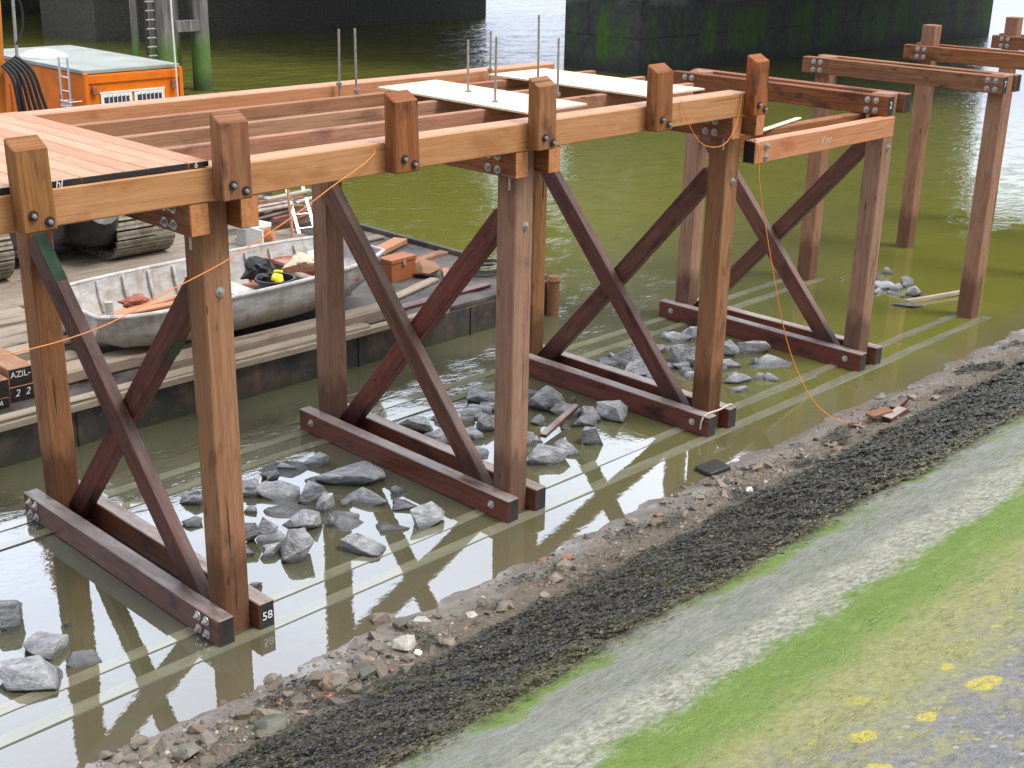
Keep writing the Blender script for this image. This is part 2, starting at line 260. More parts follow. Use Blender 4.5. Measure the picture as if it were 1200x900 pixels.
def barn_mat():
    k=NT('barnacled concrete'); P=k.pos(); s=k.n('ShaderNodeSeparateXYZ'); k.l(P,s.inputs[0]); z=s.outputs[2]
    a=k.noise(P,.4,5,.6); f=k.noise(P,5,6,.75); sp=k.noise(P,8,3,.6)
    c=k.mix(k.mapr(f,.35,.65),(.040,.041,.042),(.085,.084,.08)); zz=k.math('ADD',z,k.math('MULTIPLY',k.math('SUBTRACT',a,.5),1.2))
    low=k.mapr(zz,2.4,1.6); c=k.mix(k.math('MULTIPLY',low,k.mapr(sp,.48,.7,.1,.6)),c,(.20,.19,.165)); c=k.mix(k.math('MULTIPLY',k.mapr(zz,2.2,3.2),k.mapr(a,.45,.6,0,.6)),c,(.03,.08,.02))
    k.base(c); k.p(Roughness=.85); k.bump(f,.4,.1); return k.m
M['barn']=barn_mat()
def pile_mat():
    k=NT('algae covered pile'); P=k.pos(); s=k.n('ShaderNodeSeparateXYZ'); k.l(P,s.inputs[0]); z=s.outputs[2]
    b=k.noise(k.vec(P,(4,4,.35)),1,5,.65); f=k.noise(P,6,5,.7)
    c=k.mix(k.mapr(b,.35,.65),(.07,.068,.075),(.27,.25,.25)); zz=k.math('ADD',z,k.math('MULTIPLY',b,1.2))
    c=k.mix(k.mapr(zz,3.1,2.2,0,.9),c,k.mix(f,(.035,.095,.010),(.12,.25,.03))); c=k.mix(k.mapr(z,.9,.2,0,.8),c,(.025,.035,.015))
    k.base(c); k.p(Roughness=.75); k.bump(b,.5,.05); return k.m
M['pile']=pile_mat()
def hull_mat():
    k=NT('rusty pontoon steel'); P=k.pos(); s=k.n('ShaderNodeSeparateXYZ'); k.l(P,s.inputs[0]); z=s.outputs[2]
    a=k.noise(P,2.2,6,.65); b=k.noise(k.vec(P,(5,5,.6)),1,5,.6); f=k.noise(P,18,4,.7)
    c=k.mix(k.mapr(a,.4,.62),(.022,.022,.024),(.075,.055,.042)); c=k.mix(k.math('MULTIPLY',k.mapr(b,.52,.68),k.mapr(a,.45,.6)),c,(.17,.075,.035))
    c=k.mix(k.mapr(z,.28,.02,0,.8),c,(.022,.03,.014)); c=k.mix(k.mapr(f,.62,.72,0,.5),c,(.2,.18,.15))
    k.base(c); k.p(Roughness=.6); k.bump(a,.4,.03); return k.m
M['hull']=hull_mat()
def deckplate_mat():
    k=NT('wet grimy deck plate'); P=k.pos(); a=k.noise(P,1.3,6,.65); f=k.noise(P,9,5,.7)
    c=k.mix(k.mapr(a,.35,.62),(.022,.020,.019),(.13,.115,.108)); c=k.mix(k.mapr(f,.55,.7,0,.6),c,(.10,.065,.045))
    k.base(c); k.p(Roughness=k.mapr(a,.35,.65,.4,.85)); k.b.inputs['Specular IOR Level'].default_value=.3; k.bump(f,.25,.01); return k.m
M['deckplate']=deckplate_mat()

# ------------------------------------------------------------------ object helpers
ROOT={}   # object -> world location of its thing
def thing(name,label,cat,loc=(0,0,0),group=None):
    o=bpy.data.objects.new(name,None); COL.objects.link(o); o.location=loc; o.empty_display_size=.2
    ROOT[o.name]=Vector(loc); tag(o,label,cat,group); return o
def tag(o,label,cat,group=None,kind=None):
    if label: o['label']=label
    if cat: o['category']=cat
    if group: o['group']=group
    if kind: o['kind']=kind
    return o
def obj(name,bm,mats,parent=None,loc=None,smooth=None,label=None):
    """bm is in world coordinates; the mesh is stored relative to its thing's base"""
    if parent is not None: L=ROOT[parent.name]
    else:
        if loc is None:
            vs=[v.co for v in bm.verts]; loc=Vector(((min(v.x for v in vs)+max(v.x for v in vs))/2,(min(v.y for v in vs)+max(v.y for v in vs))/2,min(v.z for v in vs)))
        L=Vector(loc)
    bmesh.ops.translate(bm,verts=bm.verts,vec=-L)
    me=bpy.data.meshes.new(name); bm.to_mesh(me); bm.free()
    for m in (mats if isinstance(mats,(list,tuple)) else [mats]): me.materials.append(M[m] if isinstance(m,str) else m)
    if smooth is not None:
        me.polygons.foreach_set('use_smooth',[True]*len(me.polygons)); me.set_sharp_from_angle(angle=R_(smooth))
    o=bpy.data.objects.new(name,me); COL.objects.link(o)
    if parent is None: o.location=L
    else: o.parent=parent
    ROOT[o.name]=L
    if label: o['label']=label
    return o
def new(): return bmesh.new()
def add_beam(bm,A,B,w,h,up=(0,0,1),bev=.009,end_mat=(0,0),cham=0,jit=.006,segs=1):
    """rectangular timber from A to B, w wide (sideways) and h high (along up); metre UVs"""
    uvl=bm.loops.layers.uv.verify(); A=Vector(A);B=Vector(B); d=B-A; L=d.length; d.normalize(); up=Vector(up); s=d.cross(up).normalized(); u=s.cross(d).normalized()
    rings=[]; N=max(1,segs)
    for i in range(N+1):
        t=i/N; c=A+d*(L*t); jx=random.uniform(-jit,jit); jy=random.uniform(-jit,jit)
        rings.append([bm.verts.new(c+s*(a*w/2+jx*.6)+u*(b*h/2+jy*.6)) for a,b in ((-1,-1),(1,-1),(1,1),(-1,1))])
    off=random.uniform(0,9); ov=random.uniform(0,5); per=[0,w,w+h,2*w+h,2*w+2*h]; fs=[]
    for i in range(N):
        for k in range(4):
            a,b=rings[i],rings[i+1]; f=bm.faces.new((a[k],a[(k+1)%4],b[(k+1)%4],b[k])); fs.append(f)
            for lp,(t,q) in zip(f.loops,((i/N,k),(i/N,k+1),((i+1)/N,k+1),((i+1)/N,k))): lp[uvl].uv=(off+t*L,ov+per[q])
    for ring,rev,mi in ((rings[0],True,end_mat[0]),(rings[-1],False,end_mat[1])):
        f=bm.faces.new(ring[::-1] if rev else ring); f.material_index=mi; fs.append(f)
        for lp in f.loops:
            r=lp.vert.co-A; lp[uvl].uv=(off+r.dot(s)*.6,ov+r.dot(u)*.6)
    bmesh.ops.recalc_face_normals(bm,faces=fs)
    es=list({e for f in fs for e in f.edges if e.calc_length()>bev*3 and (N==1 or not (e.verts[0] in sum(rings[1:-1],[]) and e.verts[1] in sum(rings[1:-1],[]) and abs((e.verts[0].co-e.verts[1].co).normalized().dot(d))<.5))})
    if bev>0: bmesh.ops.bevel(bm,geom=es,offset=bev,segments=1,affect='EDGES',profile=.5,material=-1)
    return bm
def beam(name,A,B,w,h,mat,parent=None,up=(0,0,1),ends=(None,None),bev=.009,label=None,jit=.006,segs=1,loc=None):
    bm=new(); mats=[mat]; idx=[0,0]
    for i in (0,1):
        if ends[i]:
            if ends[i] not in mats: mats.append(ends[i])
            idx[i]=mats.index(ends[i])
    add_beam(bm,A,B,w,h,up,bev,tuple(idx),jit=jit,segs=segs)
    return obj(name,bm,mats,parent,label=label,loc=loc)
def add_box(bm,x0,x1,y0,y1,z0,z1,bev=0.,mi=0):
    vs=[bm.verts.new(p) for p in ((x0,y0,z0),(x1,y0,z0),(x1,y1,z0),(x0,y1,z0),(x0,y0,z1),(x1,y0,z1),(x1,y1,z1),(x0,y1,z1))]
    fs=[bm.faces.new([vs[i] for i in q]) for q in ((3,2,1,0),(4,5,6,7),(0,1,5,4),(1,2,6,5),(2,3,7,6),(3,0,4,7))]
    for f in fs: f.material_index=mi
    if bev: bmesh.ops.bevel(bm,geom=list({e for f in fs for e in f.edges}),offset=bev,segments=2,affect='EDGES',profile=.6,material=-1)
    return vs
def box(name,x0,x1,y0,y1,z0,z1,mat,parent=None,bev=.01,**k):
    bm=new(); add_box(bm,x0,x1,y0,y1,z0,z1,bev); return obj(name,bm,mat,parent,**k)
def add_tube(bm,pts,r,seg=8,cap=True):
    pts=[Vector(p) for p in pts]; prev=None; rs=r if isinstance(r,(list,tuple)) else [r]*len(pts); rings=[]
    n0=None
    for i,p in enumerate(pts):
        t=(pts[min(i+1,len(pts)-1)]-pts[max(i-1,0)]).normalized()
        if n0 is None: n0=t.orthogonal().normalized()
        n0=(n0-t*n0.dot(t)).normalized(); b=t.cross(n0)
        rings.append([bm.verts.new(p+(n0*math.cos(2*math.pi*j/seg)+b*math.sin(2*math.pi*j/seg))*rs[i]) for j in range(seg)])
    for a,b in zip(rings,rings[1:]):
        for j in range(seg): bm.faces.new((a[j],a[(j+1)%seg],b[(j+1)%seg],b[j]))
    if cap: bm.faces.new(rings[0][::-1]); bm.faces.new(rings[-1])
def tube(name,pts,r,mat,parent=None,seg=8,smooth=40,**k):
    bm=new(); add_tube(bm,pts,r,seg); return obj(name,bm,mat,parent,smooth=smooth,**k)
def sag(a,b,drop,n=14):
    a=Vector(a);b=Vector(b); return [a.lerp(b,i/n)-Vector((0,0,drop*4*(i/n)*(1-i/n))) for i in range(n+1)]
def smoothpts(P,n=6):
    P=[Vector(p) for p in P]; out=[]
    for i in range(len(P)-1):
        p0,p1,p2,p3=P[max(i-1,0)],P[i],P[i+1],P[min(i+2,len(P)-1)]
        for j in range(n):
            t=j/n; out.append(.5*((2*p1)+(p2-p0)*t+(2*p0-5*p1+4*p2-p3)*t*t+(3*p1-p0-3*p2+p3)*t**3))
    return out+[P[-1]]
# bolt: washer, hex nut and stub, shared mesh, axis +Z
def bolt_mesh():
    bm=new()
    def cyl(r,z0,z1,n):
        a=[bm.verts.new((r*math.cos(2*math.pi*i/n),r*math.sin(2*math.pi*i/n),z0)) for i in range(n)]
        b=[bm.verts.new((v.co.x*.96,v.co.y*.96,z1)) for v in a]
        for i in range(n): bm.faces.new((a[i],a[(i+1)%n],b[(i+1)%n],b[i]))
        bm.faces.new(b); bm.faces.new(a[::-1])
    cyl(.044,0,.008,16); cyl(.022,.009,.03,6); cyl(.011,.031,.045,8)
    me=bpy.data.meshes.new('bolt'); bm.to_mesh(me); bm.free(); me.materials.append(M['galv']); return me
BOLT=bolt_mesh()
SUNK=BOLT.copy(); SUNK.materials.append(M['black'])
for p_ in SUNK.polygons:
    if max(SUNK.vertices[v].co.z for v in p_.vertices)<.0085: p_.material_index=1
def bolt(parent,p,n,s=1.,me=None):
    o=bpy.data.objects.new('bolt',me or BOLT); COL.objects.link(o); o.parent=parent; o.location=Vector(p)-ROOT[parent.name]
    o.rotation_euler=Vector(n).to_track_quat('Z','Y').to_euler(); o.scale=(s,s,s); return o
def writing(text,p,size,right,up,mat,parent,ital=0):
    cu=bpy.data.curves.new('painted_mark','FONT'); cu.body=text; cu.size=size; cu.extrude=.0008; cu.shear=ital; cu.align_x='CENTER'; cu.align_y='CENTER'
    t=bpy.data.objects.new('tmp',cu); COL.objects.link(t); dg=bpy.context.evaluated_depsgraph_get(); me=bpy.data.meshes.new_from_object(t.evaluated_get(dg)); bpy.data.objects.remove(t)
    r=Vector(right).normalized(); u=Vector(up).normalized(); n=r.cross(u); mt=Matrix((r,u,n)).transposed().to_4x4(); mt.translation=Vector(p)-ROOT[parent.name]; me.transform(mt)
    me.materials.clear(); me.materials.append(M[mat]); o=bpy.data.objects.new('painted_mark',me); COL.objects.link(o); o.parent=parent; return o
def hull_rock(seed,sx,sy,sz,npts=16,flat=.0,sub=2,amp=.035):
    r=random.Random(seed); bm=new()
    for i in range(npts):
        v=Vector((r.gauss(0,1),r.gauss(0,1),r.gauss(0,1))).normalized()*r.uniform(.85,1.12)
        bm.verts.new((max(-.95,min(.95,v.x))*sx,max(-.95,min(.95,v.y))*sy,max(-.75,min(.8,v.z))*sz))
    g=bmesh.ops.convex_hull(bm,input=bm.verts); bmesh.ops.delete(bm,geom=[x for x in g['geom_interior'] if isinstance(x,bmesh.types.BMVert)],context='VERTS')
    bmesh.ops.bevel(bm,geom=bm.edges[:],offset=.03*min(sx,sy),segments=1,affect='EDGES')
    bmesh.ops.triangulate(bm,faces=bm.faces)
    for _ in range(sub):
        bmesh.ops.subdivide_edges(bm,edges=bm.edges[:],cuts=1,use_grid_fill=True); bmesh.ops.triangulate(bm,faces=bm.faces)
    m=max(sx,sy)
    for v in bm.verts:
        q=v.co/m; d=.8*abs(mn.noise(q*3.7+Vector((0,0,seed))))+mn.noise(q*2.3+Vector((seed,0,0)))*1.3+mn.noise(q*6+Vector((0,seed,0)))*.8; v.co+=v.co.normalized()*d*amp*m*1.6
    return bm

# ------------------------------------------------------------------ ground, bank, water
BY=-2.3; TH=math.tan(R_(21))
def bank_z(x,y):
    w=.16*mn.noise(Vector((x*.45,3.1,0)))+.07*mn.noise(Vector((x*1.7,9.1,0)))
    if y>BY+.12:
        z=(-1.1-y+w*1.3)*.19
        if z<-.02: z=max(-.02+(z+.02)*1.6,-1.5)
        z+=.018*mn.noise(Vector((x*3,y*3,1)))+.012*mn.noise(Vector((x*9,y*9,2)))
        return z
    return None
def grid_bank():
    xs=np.concatenate([np.arange(-60,-5,2.5),np.arange(-5,20,.07),np.arange(20,60,1.),np.arange(60,401,20)])
    ys=np.concatenate([[-400,-200,-80,-40,-25,-19,-16,-14,-12.6,-11.5,-10.5],np.arange(-10,-2.45,.085),np.arange(-2.45,-.7,.045),[-.6,-.3,0,1,3,6,12,30,80,300]])
    V=[];nx=len(xs)
    for y in ys:
        for x in xs:
            base=.25
            if y<=BY:
                z=base+(BY-y)*TH
                if y<-11.2: z=base+(-11.2-BY)*-TH
                near=-6<x<30 and y>-11
                if near: z+=.012*mn.noise(Vector((x*2.4,y*2.4,5)))+.006*mn.noise(Vector((x*11,y*11,7)))
            else:
                w=.17*mn.noise(Vector((x*.45,3.1,0)))+.07*mn.noise(Vector((x*1.9,9.1,0)))
                t=(-1.12-y+w)
                z=t*.19 if t>-.3 else -.057+(t+.3)*.5
                if z>0: z=min(z,.25)*1.0
                if -6<x<30: z+=.02*mn.noise(Vector((x*2.1,y*2.6,1)))+.012*mn.noise(Vector((x*8,y*8,2)))
                z=max(z,-1.6)
                k=min(1,max(0,(y-BY)/.3)); z=z*k+(base)*(1-k)
            V.append((x,y,z))
    F=[(j*nx+i,j*nx+i+1,(j+1)*nx+i+1,(j+1)*nx+i) for j in range(len(ys)-1) for i in range(nx-1)]
    me=bpy.data.meshes.new('river_bank'); me.from_pydata(V,[],F); me.polygons.foreach_set('use_smooth',[True]*len(F)); me.materials.append(M['bank'])
    o=bpy.data.objects.new('river_bank',me); COL.objects.link(o); o['kind']='structure'; return o
BANK=grid_bank()
def slope_z(y): return .25+max(0,(BY-y))*TH
bm=new(); vs=[bm.verts.new(p) for p in ((-200,-1.95,0),(600,-1.95,0),(600,700,0),(-200,700,0))]; bm.faces.new(vs); o=obj('water',bm,'water',loc=(0,0,0)); o['kind']='structure'

# ------------------------------------------------------------------ timber trestles
W=3.53; XB=[0,4.10,8.13,12.26,16.31,20.37,24.35]
ordn=['nearest','second','third','fourth','fifth','sixth','seventh']
TL=['nearest timber trestle, at left, with crossed braces on bolted twin base beams','second timber trestle from the left, its cross braces standing between two rock piles',
 'third timber trestle, at the end of the edge beams, pale rope at its foot','fourth timber trestle, standing beyond the edge beams with crossed braces and no deck',
 'fifth timber trestle, two plain posts under a bolted cap beam without braces','sixth timber trestle, unbraced, its far post rising above the cap beam','seventh timber trestle, farthest, cut off by the right edge of the photo']
TR=[]
for k,x in enumerate(XB):
    t=thing('timber_trestle',TL[k],'trestle',(x,W/2,0),'timber trestles of the jetty'); TR.append(t)
    zc=4.235 if k<3 else 4.15; zt=zc+.295; braced=k<4
    pm='post' if k in(0,2) else 'post_grey'
    lean=[random.uniform(-.02,.02) for _ in range(4)]
    for j,y in enumerate((0,W)):
        top={5:4.86,6:4.86}.get(k,zt+.012 if not k<3 else zc+.27); bot=-.9
        p=beam('post',(x+lean[j]*.5,y,bot),(x+lean[j+2]*.3,y,top),.30,.30,pm,t,up=(0,1,0),bev=.014,segs=3,jit=.004)
        if k<4 and j==0:
            bolt(p,(x+.02,y-.152,3.62-.0*k),(0,-1,0),1.1)
    # cap beams, one each side of the posts
    yn=-.35 if k<3 else -.27
    if k>=4: yn=-.2
    for s in (-1,1):
        xx=x+s*.265; 
        e0='endgrain' if k<3 else 'black'
        c=beam('cap_beam',(xx,yn,zc+.148),(xx,3.9+random.uniform(-.05,.05),zc+.148),.20,.295,'cap',t,ends=(e0,None),segs=2)
        if s<0 or k>2:
            for yy in (0,W):
                for a in (-1,1):
                    for b in (-1,1): bolt(c,(xx-.101 if s<0 else xx+.101,yy+a*.075,zc+.148+b*.075),(s,0,0),1.15)
        if k>=3 and s<0:
            writing('2' if k==3 else '7',(xx,yn-.006,zc+.16),.15,(1,0,0),(0,0,1),'white',c)
    if braced:
        for s in (-1,1):
            xx=x+s*.245; y0=-.31; y1=W+.36
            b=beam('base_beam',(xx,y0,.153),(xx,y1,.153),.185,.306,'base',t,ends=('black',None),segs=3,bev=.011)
            if s<0:
                if k==0: pts=[(yy+a*.075,.153+q*.075) for yy in (-.02,W+.12) for a in(-1,1) for q in(-1,1)]
                else: pts=[(-.02,.17),(W+.08,.17)]
                for yy,zz in pts: bolt(b,(xx-.094,yy,zz),(-1,0,0),1.2)
            if k==0 and s>0: writing('58',(xx+.0,y0-.006,.15),.13,(1,0,0),(0,0,1),'white',b)
        # crossed braces, halved where they meet
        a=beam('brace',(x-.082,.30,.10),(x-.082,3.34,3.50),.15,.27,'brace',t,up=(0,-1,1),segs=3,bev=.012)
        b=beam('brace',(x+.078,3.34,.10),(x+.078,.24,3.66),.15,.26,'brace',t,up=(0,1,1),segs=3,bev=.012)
        if k==0:
            # green paint left on the brace ends
            d=Vector((0,3.04,3.40)).normalized(); n=Vector((0,-d.z,d.y)); q=Vector((x-.082,3.34,3.50))+n*.138
            gb=new(); add_beam(gb,q-d*.62,q-d*.02,.146,.004,n,0,jit=0); obj('painted_end',gb,'green',t,label='green painted patch on brace end')
            d=Vector((0,-3.1,3.56)).normalized(); n=Vector((0,-d.z,d.y)); q=Vector((x+.078,.24,3.66))+n*.133
            gb=new(); add_beam(gb,q-d*1.15,q-d*.88,.146,.004,n,0,jit=0); obj('painted_end',gb,'green',t,label='green painted patch on brace end')
    # hanging bolt ends under the caps
    if k<3:
        for yy in (0.16,): tube('anchor_rod',[(x-.265,yy-.32,zc-.16),(x-.265,yy-.32,zc+.02)],.013,'galv',t,6)

# ------------------------------------------------------------------ edge beams, joists, deck
ZS=4.532; HS=.308
e=thing('edge_beam','long orange brown edge beam on the near side, with six uprights bolted on','beam',(2,-.2,ZS),'long edge beams of the jetty')
beam('beam',(-5,-.203,ZS+HS/2),(8.06,-.203,ZS+HS/2),.30,HS,'edge',e,ends=('endgrain','endgrain'),segs=10,bev=.012)
for xu,yh in ((-3.9,5.31),(-1.83,5.29),(.03,5.32),(2.03,5.335),(4.05,5.325),(6.10,5.33),(8.12,5.32)):
    w=.30+random.uniform(-.02,.02); z0=ZS+.02; y0,y1=-.357,-.535
    bm=new(); uvl=bm.loops.layers.uv.verify()
    add_beam(bm,(xu,(y0+y1)/2,z0),(xu+random.uniform(-.015,.015),(y0+y1)/2,yh),w,.178,(0,1,0),.012,jit=.003)
    # sloping saw cut at the head
    zmax=max(v.co.z for v in bm.verts)
    for v in bm.verts:
        if v.co.z>zmax-.03 and v.co.y<(y0+y1)/2: v.co.z-=.075; v.co.y+=.02
    u=obj('upright',bm,['upright'],e)
    for a,b in ((-.055,.14),(.075,.075)): bolt(u,(xu+a,y1-.004,z0+b),(0,-1,0),.95,SUNK)
e=thing('edge_beam','long edge beam along the far river side of the jetty','beam',(2,3.55,ZS),'long edge beams of the jetty')
beam('beam',(-5,3.565,ZS+HS/2),(8.4,3.565,ZS+HS/2),.29,HS,'edge',e,ends=('endgrain','endgrain'),segs=10,bev=.012)
for q,(y,w,lab) in enumerate(((.80,.11,'floor joist nearest the bank, beside the near edge beam'),(1.66,.10,'middle floor joist running along the open jetty frame'),(2.6,.11,'floor joist nearest the river, beside the far edge beam'))):
    j=beam('floor_joist',(-5,y,ZS+.145),(8.35,y,ZS+.145),w,.29,'joist',ends=('endgrain','endgrain'),segs=8); tag(j,lab,'joist','floor joists of the jetty')
# deck planking laid across the joists
dk=thing('timber_deck','laid section of pinkish deck planks with black painted ends, at upper left','deck',(-2,1.5,4.845))
xx=-.13; pl=new(); m=0
while xx>-5:
    w=random.uniform(.185,.215); x1=xx-w+.004; yl=-.335+random.uniform(-.006,.006)
    add_beam(pl,(xx-w/2,yl,4.872),(xx-w/2,3.36+random.uniform(-.02,.02),4.872),w-.007,.052,(0,0,1),.004,(1,0),jit=.002,segs=2); xx-=w
pk=obj('planking',pl,['deckw','black'],dk)
for t_,x_,s_ in (('hJ',-1.55,.085),('6',-.27,.075),('J07',-2.1,.08)): writing(t_,(x_,-.345,4.872),s_,(1,0,0),(0,0,1),'white',pk,.2)
# plywood sheets
def sheet(c,lab,z,th):
    bm=new(); uvl=bm.loops.layers.uv.verify(); a=[bm.verts.new((x,y,z)) for x,y in c]; b=[bm.verts.new((x,y,z+th)) for x,y in c]
    fs=[bm.faces.new(b),bm.faces.new(a[::-1])]+[bm.faces.new((a[i],a[(i+1)%4],b[(i+1)%4],b[i])) for i in range(4)]
    for f in fs:
        for lp in f.loops: lp[uvl].uv=(lp.vert.co.x*.6+lp.vert.co.z,lp.vert.co.y*.6)
    bm.normal_update(); tag(obj('plywood_sheet',bm,'ply'),lab,'plywood sheet','plywood sheets on the joists')
sheet([(4.32,.06),(5.42,.12),(5.5,2.9),(4.40,2.80)],'pale plywood sheet lying on the joists, left of the two',4.843,.022)
sheet([(6.52,.12),(7.72,.10),(7.66,2.95),(6.5,2.92)],'pale plywood sheet lying on the joists, right of the two',4.843,.022)
# threaded rods standing up out of the joists
for x,y,zt,lab in ((4.2,3.33,5.55,'leftmost threaded rod, standing at the far edge beam'),(3.95,2.66,5.62,'threaded rod with a nut, beside the leftmost rod'),(5.0,1.74,5.5,'threaded rod rising through the left edge of the left plywood sheet'),
  (4.62,.88,5.62,'threaded rod with a hook nut, at the corner of the left plywood sheet'),(5.72,.88,5.55,'threaded rod just right of the left plywood sheet'),(6.25,1.72,5.75,'tallest threaded rod, between the two plywood sheets'),(6.9,3.3,5.4,'short threaded rod near the far right plywood sheet')):
    t=thing('threaded_rod',lab,'rod',(x,y,4.5),'threaded rods standing in the jetty frame')
    tube('shaft',[(x,y,4.45),(x+random.uniform(-.02,.02),y,zt)],.015,'steel',t,7); bm=new(); add_tube(bm,[(x,y,4.845),(x,y,4.885)],.04,6); obj('nut',bm,'steel',t)
# paired longitudinal beams between third and fourth trestles
for y,lab in ((-.25,'nearer of the paired beams from third to fourth trestle, chalk marks on its face'),(.25,'farther of the paired beams from third to fourth trestle')):
    b=beam('tie_beam',(8.34,y,4.0),(12.04,y,3.995),.195,.30,'edge' if y<0 else 'cap',ends=('black','black'),segs=4); tag(b,lab,'beam','paired tie beams under the caps')
    if y<0:
        for a,c in ((8.60,4.075),(8.60,3.925)): bolt(b,(a,y-.1,c),(0,-1,0),1.15)
        writing('V nr',(10.1,y-.1005,3.99),.17,(1,0,0),(0,0,1),'palerope',b,.15)
lt=beam('wooden_lath',(8.9,.05,4.17),(10.6,.45,4.17),.09,.025,'ply'); tag(lt,'thin pale lath lying across the paired tie beams','lath')
# boards on the river bed under the base beams
for y,lab in ((-.30,'outermost silted board under the base beams, on the bank side'),(.17,'second silted board in from the bank, under the base beams'),(3.28,'inner silted board on the river side, under the base beams'),(3.74,'outermost silted board on the river side, under the base beams')):
    b=beam('sill_board',(-6,y,-.022),(16.5,y,-.022),.16,.07,'rail',segs=16,bev=0,jit=.01); tag(b,lab,'board','silted boards under the trestles')

# ------------------------------------------------------------------ strings and ropes
t=tube('guide_string',smoothpts([(-3.4,-.5,3.72),(-2.25,-.48,3.6),(-1.41,-.47,3.64),(-.72,-.47,3.83),(-.05,-.47,4.02),(.63,-.47,4.29),(1.09,-.46,4.5),(1.67,-.40,4.73),(1.8,-.25,4.852)]),.0055,'string',seg=6); tag(t,'orange guide string sagging across the nearest trestle to the left edge','string','orange strings on the jetty')
t=tube('guide_string',smoothpts([(6.6,-.37,4.86),(6.78,-.42,4.5),(7.08,-.42,4.26),(7.5,-.42,4.22),(7.78,-.40,4.45),(7.9,-.37,4.86)]),.0055,'string',seg=6); tag(t,'short orange string looped under the right end of the edge beam','string','orange strings on the jetty')
t=tube('guide_string',smoothpts([(8.5,-.2,4.16),(8.38,-.37,4.1),(8.4,-.39,3.8),(8.46,-.42,3.41),(8.7,-.5,2.55),(9.0,-.62,1.5),(9.2,-.77,.86),(9.3,-1.05,.4),(9.48,-1.35,.14),(9.75,-1.62,.1),(10.0,-1.7,.12)]),.0075,'string',seg=6); tag(t,'orange string hanging from the tie beam down to the shore','string','orange strings on the jetty')
t=tube('rope_lashing',smoothpts([(8.13-.345,-.18,.1),(8.13-.35,-.2,.25),(8.13-.25,-.22,.325),(8.13,-.23,.32),(8.13+.3,-.23,.33),(8.13+.36,-.22,.22)]),.014,'palerope',seg=7); tag(t,'pale rope tied over the base beam ends of the third trestle','rope')

# ------------------------------------------------------------------ rocks in the shallows
RK=[(3.21,2.11,.75,.35),(3.16,2.73,.28,.21),(2.17,2.23,.44,.27),(2.44,1.99,.42,.32),(1.98,2.55,.27,.22),(2.42,1.54,.26,.26),(1.97,1.77,.59,.16),(1.96,1.34,.3,.23),(1.42,.75,.42,.4),(1.47,1.4,.19,.28),(1.2,1.42,.21,.3),(2.93,1.39,.46,.24),(3.14,.94,.35,.14),(3.39,1.26,.2,.14),(3.05,.43,.42,.32),(2.63,.6,.39,.11),(2.06,.39,.42,.27),(2.59,2.8,.8,.21),(1.15,.99,.14,.12),(1.01,1.19,.16,.14),(.65,.49,.15,.1),(-1.67,1.62,.33,.33),(-1.57,.84,.39,.22),(-1.93,.48,.55,.32),(-1.41,.42,.29,.09),(-1.23,1.14,.07,.07),(4.94,2.71,.38,.29),(4.95,2.22,.47,.32),(5.4,2.73,.21,.15),(6.42,2.93,.38,.25),(6.21,2.64,.36,.18),(5.69,2.06,.27,.27),(6.96,2.06,.46,.4),(6.98,1.7,.37,.24),(7.48,1.98,.1,.1),(6.49,1.73,.27,.17),(6.58,1.35,.21,.1),(7.13,1.33,.3,.24),(7.42,1.1,.46,.34),(6.44,.67,.26,.32),(5.97,.79,.51,.23),(5.55,.73,.5,.28),(5.88,1.26,.18,.12),(11.03,2.83,.44,.23),(11.33,2.7,.26,.26),(10.17,1.97,.42,.39),(9.34,2.53,.47,.42),(9.16,2.02,.46,.35),(10.21,2.92,.19,.16),(8.93,2.04,.41,.19),(9.83,1.59,.25,.17),(11.07,1.67,.26,.29),(11.46,1.5,.47,.3),(11.18,.9,.55,.23),(10.58,1.31,.26,.2),(10.12,.88,.44,.24),(10.44,.63,.18,.14),(10.57,.49,.21,.15),(9.76,.56,.23,.14),(9.11,1.75,.27,.16),(17.19,2.41,.18,.22),(17.83,2.53,.22,.19),(16.91,2.06,.43,.22),(16.95,1.84,.29,.18),(16.55,1.61,.35,.14),(17.31,1.81,.25,.25),(16.78,1.37,.25,.25),(16.09,1.08,.55,.14),(16.46,1.94,.25,.14),(16.79,2.95,.15,.07)]
bays=[(-9,0,'left of nearest trestle'),(0,4.1,'between nearest and second trestles'),(4.1,8.13,'between second and third trestles'),(8.13,12.2,'between third and fourth trestles'),(12.2,99,'in the pile beyond fourth trestle')]
NUM=['first','second','third','fourth','fifth','sixth','seventh','eighth','ninth','tenth','eleventh','twelfth','thirteenth','fourteenth','fifteenth','sixteenth','seventeenth','eighteenth','nineteenth','twentieth','last but one','last']
rr_=random.Random(5)
for xa,xb,ya,yb,nn in ((1.0,2.9,.9,2.95,20),(4.75,7.3,1.0,3.0,22),(8.9,11.2,1.1,3.1,24)):
    for i in range(nn):
        x=rr_.uniform(xa,xb); RK.append((x,rr_.uniform(ya,yb),rr_.uniform(.14,.40),rr_.uniform(.10,.20)))
